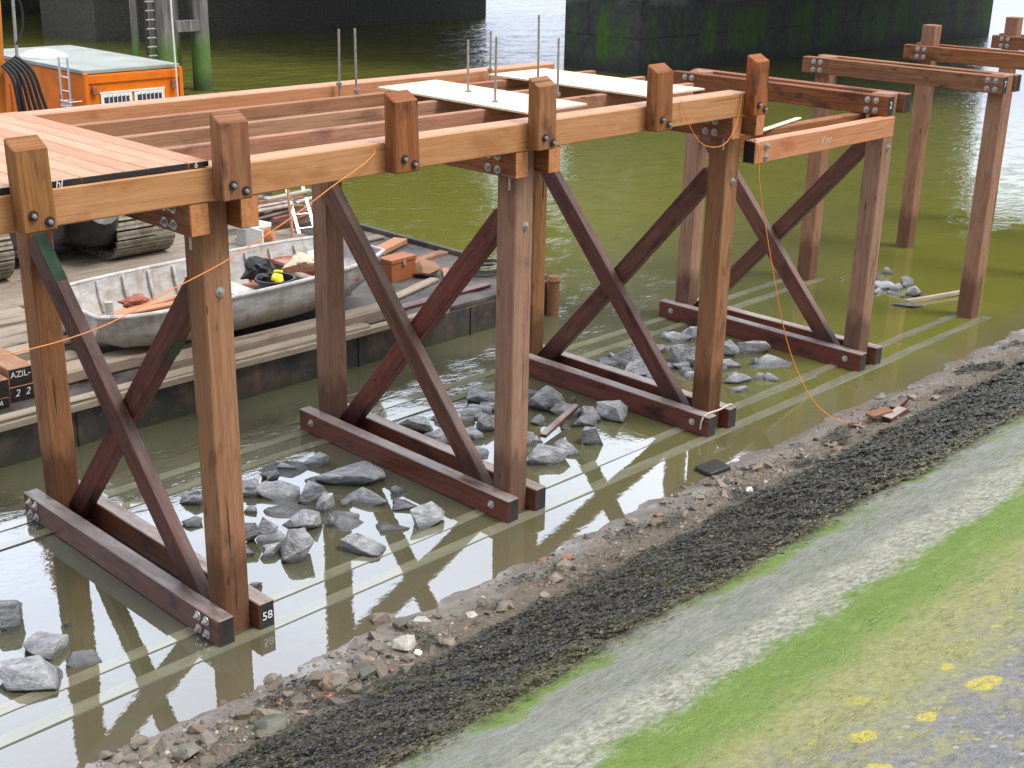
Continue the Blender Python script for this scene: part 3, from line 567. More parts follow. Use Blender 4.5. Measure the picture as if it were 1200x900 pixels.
for x0,x1,where in bays:
    L=sorted([r for r in RK if x0<=r[0]<x1],key=lambda r:r[1]); n=len(L); nr=1 if n<6 else 3; rows=[L[i*n//nr:(i+1)*n//nr] for i in range(nr)]
    rn=['only row'] if nr==1 else ['bank side row','middle row','river side row']
    for row,nm in zip(rows,rn):
        for i,r in enumerate(sorted(row,key=lambda r:r[0]-r[1]*.95)):
            x,y,w,h=r; w*=1.22; h*=1.15; dep=.78*w; hz=max(.06,(h-.30*dep)/.9)*.86; sd=int(x*100+y*1000)
            bm=hull_rock(sd,w*.60,dep*.60,(hz+.10)*.64,13 if w>.3 else 10,amp=.022); bmesh.ops.rotate(bm,verts=bm.verts,cent=(0,0,0),matrix=Matrix.Rotation(R_(-46+random.uniform(-25,25)),3,'Z')@Matrix.Rotation(random.uniform(-.22,.22),3,'X'))
            zt=max(v.co.z for v in bm.verts); bmesh.ops.translate(bm,verts=bm.verts,vec=(x,y,hz-zt))
            o=obj('rock',bm,'rock',loc=(x,y,0),smooth=17)
            shape='large' if w>.5 else ('small' if w<.25 else ('flat' if hz<.1 else 'medium'))
            tag(o,f'{shape} rock {where}, {NUM[i]} from left, {nm}','rock','grey rocks lying in the shallows')
# lumps of timber and masonry lying about at the water's edge
b=beam('timber_offcut',(5.95,1.18,.10),(7.05,1.55,.16),.10,.06,'base'); tag(b,'reddish timber offcut lying among the rocks under the second bay','timber offcut')
b=beam('timber_offcut',(6.72,-1.02,.03),(7.1,-1.08,.05),.30,.07,'black',bev=.012); tag(b,'flat black offcut in the water close to the shore below the third trestle','timber offcut')
b=beam('timber_offcut',(16.2,1.2,.03),(17.6,.75,.05),.08,.08,'old'); tag(b,'thin dark stick floating near the foot of the fifth trestle','stick')
bm=hull_rock(91,.17,.09,.08,14); bmesh.ops.rotate(bm,verts=bm.verts,cent=(0,0,0),matrix=Matrix.Rotation(R_(-8),3,'Z')); bmesh.ops.translate(bm,verts=bm.verts,vec=(1.22,-1.0,.03)); tag(obj('stone_block',bm,'stone',smooth=26),'oblong stone block lying on wet mud at the water edge','stone block')
t=thing('timber_offcuts','rusty red timber offcuts heaped at the shore beside the seaweed, far right','timber offcuts',(10.1,-1.85,.17))
beam('timber',(9.85,-1.95,.20),(10.35,-1.93,.22),.15,.10,'base',t,ends=('black','black')); beam('timber',(9.75,-1.72,.23),(10.1,-1.85,.27),.17,.05,'oldred',t); beam('timber',(10.3,-1.8,.21),(10.8,-1.72,.21),.11,.08,'brace',t)

# ------------------------------------------------------------------ shore rubble
protos=[]
for i in range(10):
    bm=hull_rock(300+i,.5,.36+.1*random.random(),.26+.1*random.random(),13,sub=1); me=bpy.data.meshes.new('shore_stone'); bm.to_mesh(me); bm.free()
    me.materials.append(M['stone']); me.polygons.foreach_set('use_smooth',[True]*len(me.polygons)); me.set_sharp_from_angle(angle=R_(30)); protos.append(me)
def beach_z(x,y):
    w=.17*mn.noise(Vector((x*.45,3.1,0)))+.07*mn.noise(Vector((x*1.9,9.1,0))); return max(-.01,min(.25,(-1.12-y+w)*.19))
def dens(x):   # where the strand carries rubble
    return .25+.75*max(0,min(1,.5+1.3*mn.noise(Vector((x*.33,.7,0)))+(.9 if x<1 else 0)+(.5 if 3.2<x<8 else 0)-(.55 if 1<x<3.1 else 0)))
cnt=0; tries=0
while cnt<285 and tries<6000:
    tries+=1; x=-2.8+17*random.random()**1.35; y=random.uniform(-2.25,-1.12)
    if random.random()>dens(x)*(1 if y<-1.4 else .55): continue
    s=(.06+.20*random.random()**2.)*(1.3 if x<1.2 else 1)
    o=bpy.data.objects.new('shore_stone',protos[cnt%10]); COL.objects.link(o); o.location=(x,y,beach_z(x,y)+s*.10); o.scale=(s,s*random.uniform(.8,1.2),s*random.uniform(.7,1.1)); o.rotation_euler=(random.uniform(-.3,.3),random.uniform(-.3,.3),random.uniform(0,6.3))
    tag(o,'brownish loose stone on the muddy strand between water and seaweed','stone','loose stones along the strand'); cnt+=1
for x,y,s,m,lab in ((.86,-1.95,.11,'white','white rounded stone on the strand above the muddy bay'),(6.4,-1.98,.17,'white','largest whitish stone on the strand below the third trestle'),(-.2,-1.9,.13,'case','orange brick fragment on the strand at lower left'),(3.5,-1.5,.15,'case','red brick fragment on the strand near the second trestle'),(4.25,-3.2,.09,'endgrain','small pinkish stone lying in the seaweed')):
    bm=hull_rock(int(s*1000),s*.5,s*.4,s*.35,12,sub=1); bmesh.ops.translate(bm,verts=bm.verts,vec=(x,y,(beach_z(x,y) if y>BY else slope_z(y)+.03)+s*.12)); tag(obj('stone',bm,m,smooth=30),lab,'stone')
# fine gravel: nobody could count it
V=[];F=[]
base=np.array([(math.cos(a)*1.,math.sin(a)*1.,0) for a in np.arange(5)*2*math.pi/5]+[(.15,.1,.75)])
for i in range(9000):
    x=-3+20*random.random()**1.3; y=random.uniform(-2.4,-1.15)
    if random.random()>dens(x+.3)*(1. if y<-1.5 else .35): continue
    s=.010+.03*random.random()**2.2; a=random.random()*6.3; ca,sa=math.cos(a),math.sin(a); k=len(V); z=beach_z(x,y)+.004
    for bx,by,bz in base:
        jx=random.uniform(.7,1.25); V.append((x+(bx*ca*jx-by*sa*.7)*s,y+(bx*sa*jx+by*ca*.7)*s,z+bz*s))
    F+=[(k+j,k+(j+1)%5,k+5) for j in range(5)]
me=bpy.data.meshes.new('gravel'); me.from_pydata(V,[],F); me.materials.append(M['stone']); o=bpy.data.objects.new('gravel',me); COL.objects.link(o); tag(o,'fine brown gravel and shell grit strewn along the strand','gravel',kind='stuff')

# ------------------------------------------------------------------ seaweed on the foot of the slope
def seaweed():
    N=185000; xs=-3.2+25*rng.random(N)**1.25; ys=-2.22-1.86*rng.random(N); ys[:20000]=-1.4-.9*rng.random(20000)
    V=[];F=[]
    for x,y in zip(xs,ys):
        edge=mn.noise(Vector((x*.8,2.2,0)))*.22+mn.noise(Vector((x*3.5,4.2,0)))*.10
        if y>-2.2 and mn.noise(Vector((x*1.3,y*2.2,8)))+.5*mn.noise(Vector((x*4,y*4,9)))<.28: continue
        if y<-3.83+edge*.9 and random.random()<(.93 if y<-3.95+edge else .72): continue
        if -2.2>y>-2.30+edge*.8 and random.random()<.75: continue
        cl=mn.noise(Vector((x*3.,y*3.,4)))+.6*mn.noise(Vector((x*8,y*8,6)))
        if cl<-.55 and random.random()<.6: continue
        sc_=(1. if x<6 else 1.35 if x<12 else 1.7)
        L=random.uniform(.022,.06)*sc_; w=random.uniform(.004,.011)*sc_; a=random.uniform(0,6.283); dx,dy=math.cos(a),math.sin(a); px,py=-dy,dx
        z=(slope_z(y) if y<-2.2 else beach_z(x,y))+.015+max(0,cl+.4)*.045+random.random()*.02
        k=len(V); lift=random.uniform(-.2,.5); tw=random.uniform(-.6,.6)
        for t,ww,zz in ((0,.5,0),(.5,1,lift*.35),(1,.6,lift*.2)):
            bx,by=x+dx*L*t,y+dy*L*t; bz=z+zz*L-dy*L*t*TH+0.
            V.append((bx+px*w*ww,by+py*w*ww,bz+tw*w*ww)); V.append((bx-px*w*ww,by-py*w*ww,bz-tw*w*ww))
        F+=[(k,k+1,k+3,k+2),(k+2,k+3,k+5,k+4)]
    me=bpy.data.meshes.new('seaweed'); me.from_pydata(V,[],F); me.materials.append(M['weed']); o=bpy.data.objects.new('seaweed',me); COL.objects.link(o)
    tag(o,'dark bladder wrack covering the foot of the stone slope','seaweed',kind='stuff')
seaweed()

# ------------------------------------------------------------------ work pontoon and what lies on it
pn=thing('work_pontoon','rusty steel work pontoon with timber edging, moored behind the jetty','pontoon',(0,9,0))
bm=new(); add_box(bm,-14,10.65,5.42,15.6,-.6,.52,.03)
obj('hull',bm,'hull',pn); box('deck_plate',-14,10.62,5.44,15.58,.525,.6,'deckplate',pn,.012)
for x in (-1.5,1.2,3.6,6.1,8.6): box('hull_rib',x-.03,x+.03,5.395,5.425,-.3,.5,'hull',pn,.005)
bm=new(); add_beam(bm,(-14,5.40,.585),(8.0,5.40,.585),.16,.10,segs=8,jit=.02); obj('rubbing_timber',bm,'old',pn)
bm=new(); add_tube(bm,[(10.52,5.27,-.5),(10.53,5.27,.66)],.12,10); add_tube(bm,[(10.53,5.27,.66),(10.53,5.27,.74)],[.14,.10],10); obj('corner_fender',bm,'oldred',pn,smooth=40)
bm=new(); add_box(bm,10.55,10.66,5.5,15.5,.6,.70,.02); obj('edge_coaming',bm,'deckplate',pn)
t=beam('timber_baulk',(2.6,5.76,.715),(6.95,5.70,.715),.34,.23,'old',segs=5,bev=.03,jit=.02); tag(t,'long grey timber baulk lying in front of the boat','timber baulk','grey baulks on the pontoon')
t=beam('timber_baulk',(-.2,5.46,.645),(6.3,5.47,.645),.20,.08,'old',segs=5,bev=.02,jit=.02); tag(t,'flat grey baulk along the near edge of the pontoon','timber baulk','grey baulks on the pontoon')
t=beam('timber_baulk',(1.0,6.4,.70),(3.9,6.35,.70),.42,.2,'old',segs=4,bev=.03,jit=.02); tag(t,'short grey baulk under the blunt end of the boat','timber baulk','grey baulks on the pontoon')
mats=[(-1.6,2.35,7.4,.72,.36),(-1.4,2.6,7.85,.74,.40),(-1.5,2.2,8.35,.72,.38),(-1.9,2.7,8.8,.75,.36),(-1.2,2.0,6.75,.70,.34),(-1.8,2.4,9.25,.73,.40),(-1.6,2.8,9.7,.72,.38)]
for i,(xa,xb,y,z,w) in enumerate(mats):
    t=beam('timber_mat',(xa,y,z),(xb,y+.1,z+.02),w,.2,'old',segs=4,bev=.02,jit=.02); tag(t,f'weathered timber mat beam left of the boat, {NUM[i]} from the bank side' if i else 'weathered timber mat beam left of the boat, second row from the bank side','timber mat','timber mat beams under the excavator')
    if i==4: t['label']='weathered timber mat beam left of the boat, closest to the bank'
    elif i<4: t['label']=f'weathered timber mat beam left of the boat, {NUM[i+1]} from the bank'
    else: t['label']=f'weathered timber mat beam left of the boat, {NUM[i]} from the bank'
bm=new()
for i in range(9): add_beam(bm,(1.9,10.1+i*.34,.64),(9.2,10.1+i*.34,.64),.32,.08,jit=.012,segs=3)
tag(obj('timber_platform',bm,'old'),'grey plank platform that the excavator tracks stand on','platform')
# stacked black ended beams at the left edge
lay=[(.73,.83,'topmost right'),(.38,.83,'topmost left'),(.73,.63,'bottom right'),(.38,.63,'bottom left'),(.02,.63,'outer left')]
for x,z,nm in ((.77,.96,'top beam on the right'),(.36,.88,'top beam on the left'),(.75,.705,'bottom beam on the right'),(.34,.675,'bottom beam on the left')):
    t=thing('stacked_beam',f'black ended timber beam stacked on the pontoon edge, {nm}','beam',(x,7.3,.6),'black ended beams stacked on the pontoon')
    b=beam('timber',(x,6.05 if 'right' in nm else 5.95,z),(x+.05,8.6,z),.36,.24 if z>.8 or z>.7 else .14,'oldred',t,ends=('black',None),jit=.004)
    if nm=='top beam on the right': writing('AZIL-',(x-.02,6.043,z+.03),.12,(1,0,0),(0,0,1),'white',b)
    if nm=='bottom beam on the right': writing('2  2',(x,6.043,z+.02),.14,(1,0,0),(0,0,1),'white',b,.3)
    if nm=='bottom beam on the left': writing('A',(x+.05,5.943,z),.1,(1,0,0),(0,0,1),'white',b,.3)

# the flat bottomed boat
def boat():
    t=thing('work_boat','grey oxidised flat bottomed steel work boat lying on the pontoon','boat',(5,7.5,.8))
    st=[(2.08,.72,.60,.22,1.43),(2.45,1.02,.85,.08,1.44),(3.1,1.15,1.0,.02,1.44),(4.2,1.18,1.03,0,1.45),(5.4,1.17,1.02,0,1.46),(6.4,1.08,.90,.06,1.48),(7.0,.92,.70,.20,1.50),(7.4,.72,.50,.38,1.53)]
    yc=7.05; zb=.83
    def shell(inset,name,mat,thick=False):
        bm=new(); rows=[]
        for x,hg,hb,rise,zg in st:
            x=min(max(x,st[0][0]+inset),st[-1][0]-inset)
            g=hg-inset; b=hb-inset; z0=zb+rise+inset
            rows.append([bm.verts.new(p) for p in ((x,yc-g,zg),(x,yc-(g*.55+b*.45)-.02,zg*.5+z0*.5),(x,yc-b,z0+.05),(x,yc-b*.85,z0),(x,yc+b*.85,z0),(x,yc+b,z0+.05),(x,yc+(g*.55+b*.45)+.02,zg*.5+z0*.5),(x,yc+g,zg))])
        for a,b in zip(rows,rows[1:]):
            for j in range(7): bm.faces.new((a[j],b[j],b[j+1],a[j+1]))
        bm.faces.new(rows[0]); bm.faces.new(rows[-1][::-1])
        if inset: bmesh.ops.reverse_faces(bm,faces=bm.faces)
        return obj(name,bm,mat,t,smooth=50)
    shell(0,'hull','boat'); shell(.035,'inner_lining','boat')
    for s in (-1,1):
        tube('gunwale',smoothpts([(x,yc+s*(hg-.01),zg+.01) for x,hg,hb,r,zg in st],4),.035,'boat',t,8)
    for x,hg,zg in ((2.08,.72,1.44),(7.4,.72,1.54)): tube('gunwale',[(x,yc-hg,zg),(x,yc+hg,zg)],.035,'boat',t,8)
    for x in np.arange(2.6,6.9,.46):
        hg=np.interp(x,[s[0] for s in st],[s[1] for s in st]); hb=np.interp(x,[s[0] for s in st],[s[2] for s in st]); zz=zb+np.interp(x,[s[0] for s in st],[s[3] for s in st])
        for s in (1,-1): bm=new(); add_beam(bm,(x,yc+s*(hg-.06),1.43),(x,yc+s*(hb-.05),zz+.1),.045,.05,(1,0,0),.005,jit=0); obj('frame_rib',bm,'boat',t)
    bm=new(); add_box(bm,2.5,6.6,yc-.84,yc+.84,zb+.10,zb+.13); obj('floor_board',bm,'red',t)
    for x in (4.75,6.45): bm=new(); add_box(bm,x-.2,x+.2,yc-.98,yc+.98,1.20,1.26,.01); obj('thwart',bm,'red' if x>6 else 'boat',t)
    bm=new(); add_tube(bm,[(2.25,yc-.78,1.44),(2.25,yc-.78,1.66)],.06,10); obj('bollard',bm,'boat',t,smooth=40)
    return t
boat()
for i,(a,b,lab) in enumerate((((2.6,6.7,1.20),(4.5,6.4,1.24),'pale plank laid inside the boat, nearest its near side'),((2.5,6.95,1.22),(4.5,6.85,1.22),'pale plank laid inside the boat, middle one'),((2.5,7.2,1.12),(4.4,7.6,1.1),'pale plank laid inside the boat, along its far side'))):
    t=beam('loose_plank',a,b,.16,.035,'deckw',segs=2); tag(t,lab,'plank','pale planks lying in the boat')
t=thing('black_bucket','round black tub in the boat holding yellow gear','tub',(5.2,6.38,1.0))
bm=new(); n=20; prof=[(.24,.93),(.30,1.20),(.325,1.21),(.325,1.235),(.285,1.235),(.25,.97)]; rr=[]
for r,z in prof: rr.append([bm.verts.new((5.2+r*math.cos(2*math.pi*i/n),6.38+r*math.sin(2*math.pi*i/n),z+.22)) for i in range(n)])
for a,b in zip(rr,rr[1:]):
    for i in range(n): bm.faces.new((a[i],a[(i+1)%n],b[(i+1)%n],b[i]))
bm.faces.new(rr[-1]); bm.faces.new(rr[0][::-1]); obj('tub',bm,'rubber',t,smooth=50)
for x,y,z,s,m,lab in ((5.15,6.28,1.47,.13,'yellow','larger bright yellow lump in the black tub'),(5.3,6.46,1.49,.10,'yellow','smaller yellow lump behind in the black tub'),(5.05,6.5,1.46,.12,'rubber','black lump of gear in the black tub')):
    bm=hull_rock(int(x*100+y*31),s,s*.8,s*.7,14,sub=2,amp=.05); bmesh.ops.translate(bm,verts=bm.verts,vec=(x,y,z)); tag(obj('float',bm,m,smooth=60),lab,'float')
def lump(name,x,y,z,sx,sy,sz,m,lab,cat,seed,amp=.05,smooth=50):
    bm=hull_rock(seed,sx,sy,sz,16,sub=2,amp=amp); zm=min(v.co.z for v in bm.verts); bmesh.ops.translate(bm,verts=bm.verts,vec=(x,y,z-zm)); return tag(obj(name,bm,m,smooth=smooth),lab,cat)
lump('cloth_bundle',5.95,6.75,1.27,.36,.26,.2,'cream','crumpled cream cloth bundle in the boat beside the tub','cloth',5,.12)
lump('cloth_bundle',6.4,7.0,1.27,.22,.2,.16,'white','small white cloth lump at the right end of the boat','cloth',8,.12)
for x,y,z,sx,sy,sz,m,sd,lab in ((5.65,7.5,1.0,.3,.25,.3,'rubber',41,'black bundled gear in the boat behind the tub'),(4.3,7.3,1.0,.35,.2,.14,'red',43,'rust red crumpled sack on the boat floor'),(3.4,7.6,1.0,.3,.2,.12,'red',44,'rust red rag heap at the blunt end of the boat'),(6.3,6.6,1.27,.2,.16,.2,'cream',46,'cream rag draped at the right end of the boat')):
    lump('gear_bundle',x,y,z,sx,sy,sz,m,lab,'gear',sd,.12)
def tilted_box(name,x,y,z,sx,sy,sz,rot,m,lab,cat,bev=.02):
    bm=new(); add_box(bm,-sx/2,sx/2,-sy/2,sy/2,0,sz,bev); bmesh.ops.rotate(bm,verts=bm.verts,cent=(0,0,0),matrix=Matrix.Rotation(R_(rot),3,'Z')); bmesh.ops.translate(bm,verts=bm.verts,vec=(x,y,z)); return tag(obj(name,bm,m),lab,cat)
def crate(name,x,y,z,sx,sy,sz,rot,m,lab,cat,lidm):
    t=thing(name,lab,cat,(x,y,z)); mt=Matrix.Translation((x,y,z))@Matrix.Rotation(R_(rot),4,'Z')
    for nm,(a,b,c,d,e_,f),mm in (('body',(-sx/2,sx/2,-sy/2,sy/2,0,sz*.82),m),('lid',(-sx/2-.015,sx/2+.015,-sy/2-.015,sy/2+.015,sz*.83,sz),lidm),('latch',(-.04,.04,-sy/2-.03,-sy/2-.016,sz*.68,sz*.9),'galv')):
        bm=new(); add_box(bm,a,b,c,d,e_,f,.008); bmesh.ops.transform(bm,matrix=mt,verts=bm.verts); obj(nm,bm,mm,t)
    return t
lump('cardboard_box',7.55,9.35,.6,.36,.24,.30,'box','tan crumpled box standing on the pontoon behind the boat','box',12,.02,25)
crate('tool_box',8.62,7.42,.6,.62,.34,.42,4,'case','brown varnished tool box right of the boat','box','case')
lump('concrete_block',9.12,7.22,.6,.32,.26,.17,'oldred','low brown block beside the varnished tool box','block',15,.02,25)
crate('grey_case',7.95,11.0,.6,.55,.4,.5,10,'alu','silvery case standing behind the boat at left','case','white')
lump('orange_tarpaulin',8.3,10.8,.6,.55,.4,.42,'endgrain','crumpled orange brown tarpaulin heap behind the boat','tarpaulin',21,.16) if False else lump('orange_tarpaulin',8.1,10.75,.6,.4,.28,.22,'endgrain','crumpled orange brown tarpaulin heap behind the boat','tarpaulin',21,.16)
lump('yellow_bag',9.5,9.6,.6,.12,.1,.14,'yellow','small yellow bag on the pontoon beyond the boat end','bag',33,.06)
lump('white_sack',8.75,9.2,.6,.2,.16,.3,'white','white sack standing beyond the right end of the boat','sack',36,.08)
t=beam('loose_plank',(8.6,8.6,.66),(10.4,9.4,.66),.3,.1,'ply'); t.data.materials[0]=M['deckw']; tag(t,'thick pale plank lying right of the boat on the pontoon','plank')
t=beam('loose_plank',(9.0,8.0,.63),(10.5,8.2,.63),.22,.06,'oldred'); tag(t,'brown plank lying on the pontoon deck near the rope','plank')
for i in range(5):
    a=random.uniform(-.3,.5); t=beam('scrap_timber',(8.6+i*.12,11.7+i*.55,.68+.09*(i%3)),(10.3+i*.1,11.9+i*.5+a,.72+.1*((i+1)%3)),.15,.09,'old' if i%2 else 'oldred'); tag(t,f'grey scrap timber in the heap behind the ladder, {NUM[i]} from the boat','timber','scrap timbers heaped on the pontoon')
for i in range(5):
    t=tube('scrap_pipe',[(8.7+i*.13,11.4+i*.45,1.0+.05*i),(10.4,11.9+i*.4,.95+.06*((i*2)%3))],.035,'alu' if i%2 else 'red',seg=8); tag(t,f'metal pipe on top of the scrap timber heap, {NUM[i]} from the boat','pipe','scrap pipes heaped on the pontoon')
def ladder(name,lab,p0,p1,side,w,nr,mat,parent=None):
    t=thing(name,lab,'ladder',p0) if parent is None else parent; s=Vector(side).normalized()*w/2; p0=Vector(p0);p1=Vector(p1)
    for q in (-1,1): bm=new(); add_beam(bm,p0+s*q,p1+s*q,.03,.07,(s.normalized()),.003,jit=0); obj('ladder_rail',bm,mat,t)
    for i in range(nr):
        c=p0.lerp(p1,(i+.6)/nr); tube('rung',[c-s,c+s],.016,mat,t,6)
    return t
ladder('aluminium_ladder','aluminium ladder leaning upright among the scrap on the pontoon',(9.35,11.1,.6),(9.75,12.7,2.9),(1,-.25,0),.36,9,'alu')
t=tube('wooden_pole',[(8.9,11.0,.6),(8.95,11.3,2.6)],.03,'ply',seg=8); t.data.materials[0]=M['deckw']; tag(t,'thin pale wooden pole standing left of the aluminium ladder','pole')
for i in range(14):
    x0=random.uniform(7.4,9.2); y0=random.uniform(10.9,14.6); a=random.uniform(-.35,.35); L=random.uniform(1.0,2.3); z=.66+random.random()*.75
    t=beam('scrap_board',(x0,y0,z),(x0+L*math.cos(a),y0+L*math.sin(a),z+random.uniform(-.1,.12)),random.uniform(.12,.24),random.uniform(.04,.09),random.choice(['old','old','oldred','deckw','boat']),segs=2); tag(t,'weathered board in the jumbled scrap heap behind the boat','board','boards jumbled in the scrap heap')
for i,(x,y,L,a,w,m) in enumerate(((7.6,6.4,1.5,.3,.2,'old'),(7.9,8.2,1.9,-.15,.18,'oldred'),(8.9,6.3,1.2,.9,.14,'oldred'),(8.4,9.9,2.0,.05,.25,'old'),(9.3,8.9,1.1,.5,.3,'black'),(7.3,5.9,2.2,.02,.2,'brace'))):
    t=beam('deck_board',(x,y,.625),(x+L*math.cos(a),y+L*math.sin(a),.635),w,.045,m,segs=2); tag(t,'loose board lying flat on the dark pontoon deck','board','boards lying flat on the pontoon deck')
bm=new(); add_box(bm,7.6,7.64,10.2,10.75,.6,1.15,.005); tag(obj('placard',bm,'white'),'small white board standing on edge behind the boat','board')
# rope coil on the pontoon corner
pts=[]
for i in range(150):
    a=i*.28; r=.30+.05*math.sin(i*.37)+.0007*i; pts.append((10.1+r*1.15*math.cos(a),6.75+r*math.sin(a),.63+.0011*i+.012*math.sin(i*1.3)))
t=tube('rope_coil',pts,.022,'rope',seg=6); tag(t,'grey green rope coiled on the pontoon corner','rope')

# ------------------------------------------------------------------ excavator
ex=thing('excavator','orange tracked excavator on the pontoon, mostly hidden behind the deck','excavator',(4.2,12.8,.7))
def track(x0,x1,y0,y1):
    z0=.70; h=1.0; r=h/2; pr=[]; n=9
    for i in range(n+1): a=-math.pi/2-math.pi*i/n; pr.append((y0+r+r*math.cos(a),z0+r+r*math.sin(a)))
    for i in range(n+1): a=math.pi/2-math.pi*i/n; pr.append((y1-r+r*math.cos(a),z0+r+r*math.sin(a)))
    # shoes along the loop
    pts=[]
    loop=pr+[pr[0]]; 
    for (ya,za),(yb,zb) in zip(loop,loop[1:]):
        d=math.hypot(yb-ya,zb-za); m=max(1,round(d/.17))
        for j in range(m): pts.append((ya+(yb-ya)*(j+.5)/m,za+(zb-za)*(j+.5)/m,math.atan2(zb-za,yb-ya),d/m))
    bm=new()
    for y,z,a,d in pts:
        dy,dz=math.cos(a),math.sin(a); A=(x0,y,z); add_beam(bm,(x0,y,z),(x1,y,z),d*.80,.05,(0,-dz,dy),.004,jit=0)
        add_beam(bm,(x0+.01,y+dz*.03,z-dy*.03),(x1-.01,y+dz*.03,z-dy*.03),.035,.11,(0,-dz,dy),0,jit=0)
    tr=obj('track',bm,'track',ex)
    bm=new(); add_box(bm,x0+.25,x1-.25,y0+.25,y1-.25,z0+.12,z0+h-.12,.1); obj('track_frame',bm,'dark',tr)
    return tr
track(5.2,6.42,11.35,15.2); track(2.0,3.22,11.35,15.2)
box('undercarriage',3.1,5.3,12.0,14.4,1.05,1.55,'dark',ex,.12)
bm=new(); add_tube(bm,[(4.9,11.25,1.75),(4.95,11.6,1.45),(4.98,12.4,1.3),(5.0,13.4,1.3)],[.28,.42,.48,.45],14); obj('drive_guard',bm,'dark',ex,smooth=50)
bm=new(); add_tube(bm,[(3.9,13.3,1.5),(3.9,13.3,1.85)],.75,24); obj('turntable',bm,'dark',ex,smooth=40)
box('engine_house',2.3,4.6,11.8,14.6,1.86,2.75,'orange2',ex,.08)
box('cab',2.0,3.0,11.7,13.2,2.78,3.0,'orange2',ex,.05)
bm=new(); add_beam(bm,(3.9,13.0,2.5),(4.12,13.0,6.4),.26,.30,(0,1,0),.03,jit=0); obj('boom',bm,'orange2',ex)
tube('boom_cylinder',[(4.26,12.72,3.2),(4.30,12.72,4.3)],.05,'dark',ex,10); tube('cylinder_rod',[(4.30,12.72,4.3),(4.36,12.72,5.9)],.028,'galv',ex,10)
for i in range(6): tube('hose',smoothpts([(4.02+.05*i,12.74,4.25+.03*i),(4.1+.075*i,12.6,4.08+.02*i),(4.14+.09*i,12.55,3.75),(4.18+.10*i,12.6,3.1),(4.1,12.8,2.7)],5),.034,'rubber',ex,8)
tube('hose',smoothpts([(4.3,12.7,4.6),(4.46,12.7,4.9),(4.46,12.7,5.3),(4.3,12.7,5.5)],5),.022,'rubber',ex,8)

# ------------------------------------------------------------------ cabin on its own pontoon
p2=thing('cabin_pontoon','dark pontoon carrying the orange cabin beyond the jetty','pontoon',(10,21,0))
box('hull',3.5,13.2,17.6,26,-.6,.55,'hull',p2,.04); box('deck_plate',3.52,13.18,17.62,25.98,.555,.6,'deckplate',p2,.01)
cb=thing('site_cabin','orange container cabin with barred white windows and a flat grey roof','cabin',(10,21.3,.6))
CX0,CX1,CY0,CY1=8.64,11.16,18.6,24.2
box('wall',CX0,CX1,CY0,CY1,.6,3.18,'orange',cb,.02)
for x in (CX0,CX1):
    for y in (CY0,CY1): box('corner_post',x-.05,x+.05,y-.05,y+.05,.6,3.22,'orange',cb,.01)
box('top_rail',CX0+.05,CX1-.05,CY0-.035,CY0-.002,2.98,3.16,'orange',cb,.008); 
bm=new(); add_box(bm,CX0-.04,CX1+.03,CY0+.03,CY1,3.20,3.29,.015); obj('roof',bm,'roof',cb)
bm=new(); n=20; R0=[]
for r,z in ((.5,3.30),(.40,3.37),(.24,3.44),(.1,3.46)): R0.append([bm.verts.new((9.35+r*math.cos(2*math.pi*i/n)*1.1,22.0+r*math.sin(2*math.pi*i/n)*1.5,z)) for i in range(n)])
for a,b in zip(R0,R0[1:]):
    for i in range(n): bm.faces.new((a[i],a[(i+1)%n],b[(i+1)%n],b[i]))
bm.faces.new(R0[-1]); obj('roof_dome',bm,'white',cb,smooth=60)
for xa,xb in ((8.98,9.80),(9.86,10.68)):
    w=box('window',xa,xb,CY0-.03,CY0-.002,1.6,2.72,'white',cb,.006); box('pane',xa+.08,xb-.08,CY0-.036,CY0-.031,1.68,2.64,'glass',w,0)
    bm=new()
    for i in range(1,6): x=xa+.08+(xb-xa-.16)*i/6; add_tube(bm,[(x,CY0-.055,1.62),(x,CY0-.055,2.70)],.012,6)
    obj('window_bar',bm,'white',w)
bm=new(); add_box(bm,8.96,10.70,CY0-.035,CY0-.002,2.725,2.765,.004); obj('window_head',bm,'white',cb)
for y0,y1 in ((19.9,20.9),(21.2,22.3),(22.6,23.6)): box('door',CX0-.025,CX0-.001,y0,y1,.7,2.6,'orange',cb,.01)
for x,y in ((8.82,CY0-.06),(10.95,CY0-.06)): box('wall_lamp',x-.06,x+.06,y-.03,y+.05,2.72,2.92,'red',cb,.02)
tube('mast',[(10.98,18.45,1.2),(10.94,18.45,7.2)],.022,'white',cb,8)
ladder('cabin_ladder','aluminium ladder fixed upright against the left side of the orange cabin',(8.48,19.3,.6),(8.48,19.3,3.55),(0,1,0),.42,9,'alu')
bm=new()
for i in range(6): add_tube(bm,[(8.15,18.62+.06*i,1.2),(8.15,18.62+.06*i,2.62)],.012,5)
for z in (1.3,1.9,2.2,2.5,2.62): add_tube(bm,[(8.15,18.58,z),(8.15,18.96,z)],.012,5)
for y in (18.6,18.94):
    for z in (1.3,2.6): add_tube(bm,[(8.15,y,z),(8.5,y,z)],.012,5)
t=obj('wire_cage',bm,'alu'); tag(t,'pale wire cage hung beside the ladder on the orange cabin','cage')

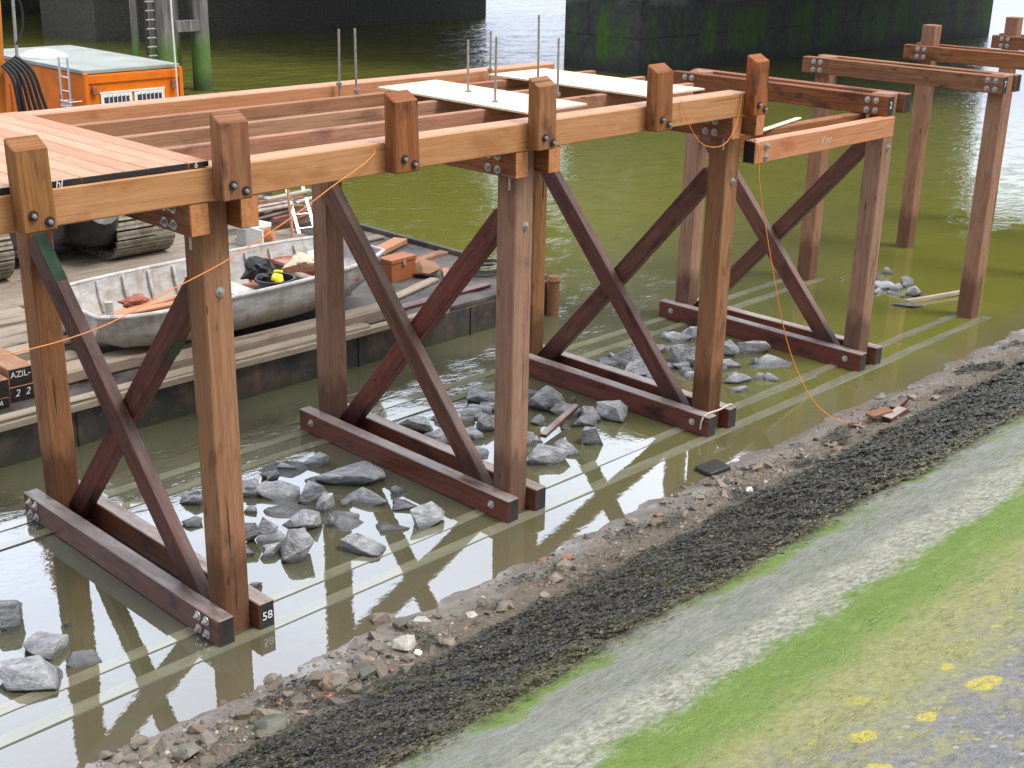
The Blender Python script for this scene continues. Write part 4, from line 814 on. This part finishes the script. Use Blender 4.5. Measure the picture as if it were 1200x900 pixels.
# ------------------------------------------------------------------ mooring dolphin, far piles and bridge piers
dp=thing('mooring_dolphin','cluster of algae covered timber mooring piles behind the cabin','mooring piles',(21,35.5,0))
for x,r in ((19.62,.13),(20.8,.5),(22.45,.36)):
    bm=new(); add_tube(bm,[(x,35.5,-1),(x+.02,35.5,3),(x+.03,35.5,9.5)],[r*1.03,r,r*.97],14); obj('pile',bm,'pile',dp,smooth=40)
bm=new(); add_tube(bm,[(21.6,36.4,-1),(21.6,36.4,9.5)],.45,12); obj('pile',bm,'pile',dp,smooth=40)
beam('cross_beam',(21.1,35.3,2.52),(22.3,35.3,2.52),.3,.42,'pile',dp); beam('cross_beam',(19.6,35.3,6.5),(22.5,35.3,6.5),.3,.42,'pile',dp)
lad=ladder('ladder','','','',0,0,0,'dark') if False else None
for q in (-1,1): bm=new(); add_box(bm,20.03+q*.2-.035,20.03+q*.2+.035,34.98,35.05,-.5,9,.0); obj('ladder_rail',bm,'dark',dp)
for i in range(26): tube('rung',[(19.83,35.0,.2+.33*i),(20.23,35.0,.2+.33*i)],.03,'steel',dp,6)
for x,y in ((118,72),(121,73.5)):
    bm=new(); add_tube(bm,[(x,y,-1),(x,y,6)],.6,10); tag(obj('mooring_pile',bm,'pile',smooth=40),'dark slim pile in the bright far water at upper right','pile','far piles at upper right')
def pier(lab,x0,x1,y0,y1,h,m,batter=.0):
    t=thing('bridge_pier',lab,'pier',((x0+x1)/2,(y0+y1)/2,0),'concrete piers across the river')
    box('shaft',x0,x1,y0,y1,-2,h,m,t,.12)
    box('cap_course',x0-.3,x1+.3,y0-.3,y1+.3,h+.01,h+1.0,m,t,.1)
pier('dark algae stained concrete pier at upper right',40.4,75.3,27.9,32.5,9.9,'pier')
pier('dark concrete pier at upper left with barnacled base',28.4,57.2,55,61,9.9,'barn')
pier('farthest concrete pier, behind the mooring piles at top left',10,44,74,80,9.9,'pier')

# the road bridge those piers carry, skewed across the river above the top of the photo; it darkens the water and shows in the reflections
rb=thing('road_bridge','wide concrete road bridge overhead, seen only as dark reflections in the river','bridge',(52,30,10.95))
def skew(name,x0,x1,z0,z1,m):
    bm=new(); f=lambda y:-.44*(y-28)
    vs=[bm.verts.new((x+f(y),y,z)) for z in (z0,z1) for x,y in ((x0,-75),(x1,-75),(x1,190),(x0,190))]
    for q in ((3,2,1,0),(4,5,6,7),(0,1,5,4),(1,2,6,5),(2,3,7,6),(3,0,4,7)): bm.faces.new([vs[i] for i in q])
    return obj(name,bm,m,rb)
skew('deck',38.5,76.5,12.6,14.6,'pier')
for x in (40.5,49,57.5,66,74.5): skew('girder',x-.8,x+.8,10.95,12.59,'pier')
skew('parapet',38.3,38.8,14.62,16.9,'pier'); skew('parapet',76.2,76.7,14.62,16.9,'pier')
# ------------------------------------------------------------------ world, light, camera
w=bpy.data.worlds.new('World'); sc.world=w; w.use_nodes=True; nt=w.node_tree; nt.nodes.clear()
out=nt.nodes.new('ShaderNodeOutputWorld'); bg=nt.nodes.new('ShaderNodeBackground'); bg.inputs[1].default_value=.10
EL,AZ=60,205   # sun above and behind the camera's right shoulder, veiled by cloud
sky=nt.nodes.new('ShaderNodeTexSky'); sky.sky_type='NISHITA'; sky.sun_disc=False; sky.sun_elevation=R_(EL); sky.dust_density=3; sky.air_density=1.2
sd=Vector((math.cos(R_(EL))*math.cos(R_(-62)),math.cos(R_(EL))*math.sin(R_(-62)),math.sin(R_(EL))))
sky.sun_rotation=math.atan2(sd.x,sd.y)
tc=nt.nodes.new('ShaderNodeTexCoord'); mp=nt.nodes.new('ShaderNodeMapping'); nt.links.new(tc.outputs['Generated'],mp.inputs[0]); mp.inputs['Scale'].default_value=(1,1,2.2)
nz=nt.nodes.new('ShaderNodeTexNoise'); nt.links.new(mp.outputs[0],nz.inputs['Vector']); nz.inputs['Scale'].default_value=2.2; nz.inputs['Detail'].default_value=5
rp=nt.nodes.new('ShaderNodeMapRange'); nt.links.new(nz.outputs['Fac'],rp.inputs[0]); rp.inputs[1].default_value=.3; rp.inputs[2].default_value=.6; rp.inputs[3].default_value=.72; rp.inputs[4].default_value=1
mx=nt.nodes.new('ShaderNodeMix'); mx.data_type='RGBA'; nt.links.new(rp.outputs[0],mx.inputs[0]); nt.links.new(sky.outputs[0],mx.inputs[6])
# cloud sheet: bright towards the horizon, a little darker overhead
sp=nt.nodes.new('ShaderNodeSeparateXYZ'); nt.links.new(tc.outputs['Generated'],sp.inputs[0]); r2=nt.nodes.new('ShaderNodeMapRange'); nt.links.new(sp.outputs[2],r2.inputs[0])
r2.inputs[1].default_value=.35; r2.inputs[2].default_value=.85; r2.inputs[3].default_value=0; r2.inputs[4].default_value=1
cm=nt.nodes.new('ShaderNodeMix'); cm.data_type='RGBA'; nt.links.new(r2.outputs[0],cm.inputs[0]); cm.inputs[7].default_value=(12.5,12.9,13.6,1)
# thin bright cloud over the river ahead, greyer cloud behind
dt=nt.nodes.new('ShaderNodeVectorMath'); dt.operation='DOT_PRODUCT'; nt.links.new(tc.outputs['Generated'],dt.inputs[0]); dt.inputs[1].default_value=(.70,.71,0)
r3=nt.nodes.new('ShaderNodeMapRange'); nt.links.new(dt.outputs['Value'],r3.inputs[0]); r3.inputs[1].default_value=-.3; r3.inputs[2].default_value=.6
lo=nt.nodes.new('ShaderNodeMix'); lo.data_type='RGBA'; nt.links.new(r3.outputs[0],lo.inputs[0]); lo.inputs[6].default_value=(8.5,8.8,9.3,1); lo.inputs[7].default_value=(40,43.5,50.5,1)
r4=nt.nodes.new('ShaderNodeMapRange'); nt.links.new(sp.outputs[2],r4.inputs[0]); r4.inputs[1].default_value=.06; r4.inputs[2].default_value=.42; r4.inputs[3].default_value=.27; r4.inputs[4].default_value=1.
hz=nt.nodes.new('ShaderNodeVectorMath'); hz.operation='SCALE'; nt.links.new(lo.outputs[2],hz.inputs[0]); nt.links.new(r4.outputs[0],hz.inputs['Scale'])
nt.links.new(hz.outputs[0],cm.inputs[6]); nt.links.new(cm.outputs[2],mx.inputs[7]); nt.links.new(mx.outputs[2],bg.inputs[0]); nt.links.new(bg.outputs[0],out.inputs[0])
sl=bpy.data.lights.new('sun','SUN'); sl.energy=3.3; sl.angle=R_(20); sl.color=(1,.95,.88); so=bpy.data.objects.new('sun',sl); COL.objects.link(so); so.rotation_euler=sd.to_track_quat('Z','Y').to_euler()
cam=bpy.data.cameras.new('camera'); co=bpy.data.objects.new('camera',cam); COL.objects.link(co)
Rv=Vector((.70372247,-.7102399,.01827478));Uv=Vector((.23224969,.25427502,.93883135));Fv=Vector((.6714423,.6564324,-.34389204))
mt=Matrix((Rv,Uv,-Fv)).transposed().to_4x4(); mt.translation=(-6.41793876,-10.28701224,7.04096852); co.matrix_world=mt
cam.sensor_width=36; cam.lens=36*1522.4526/1200; cam.clip_end=2000; cam.clip_start=.1; sc.camera=co
sc.view_settings.view_transform='Standard'; sc.view_settings.look='None'; sc.view_settings.exposure=.0; sc.view_settings.gamma=1
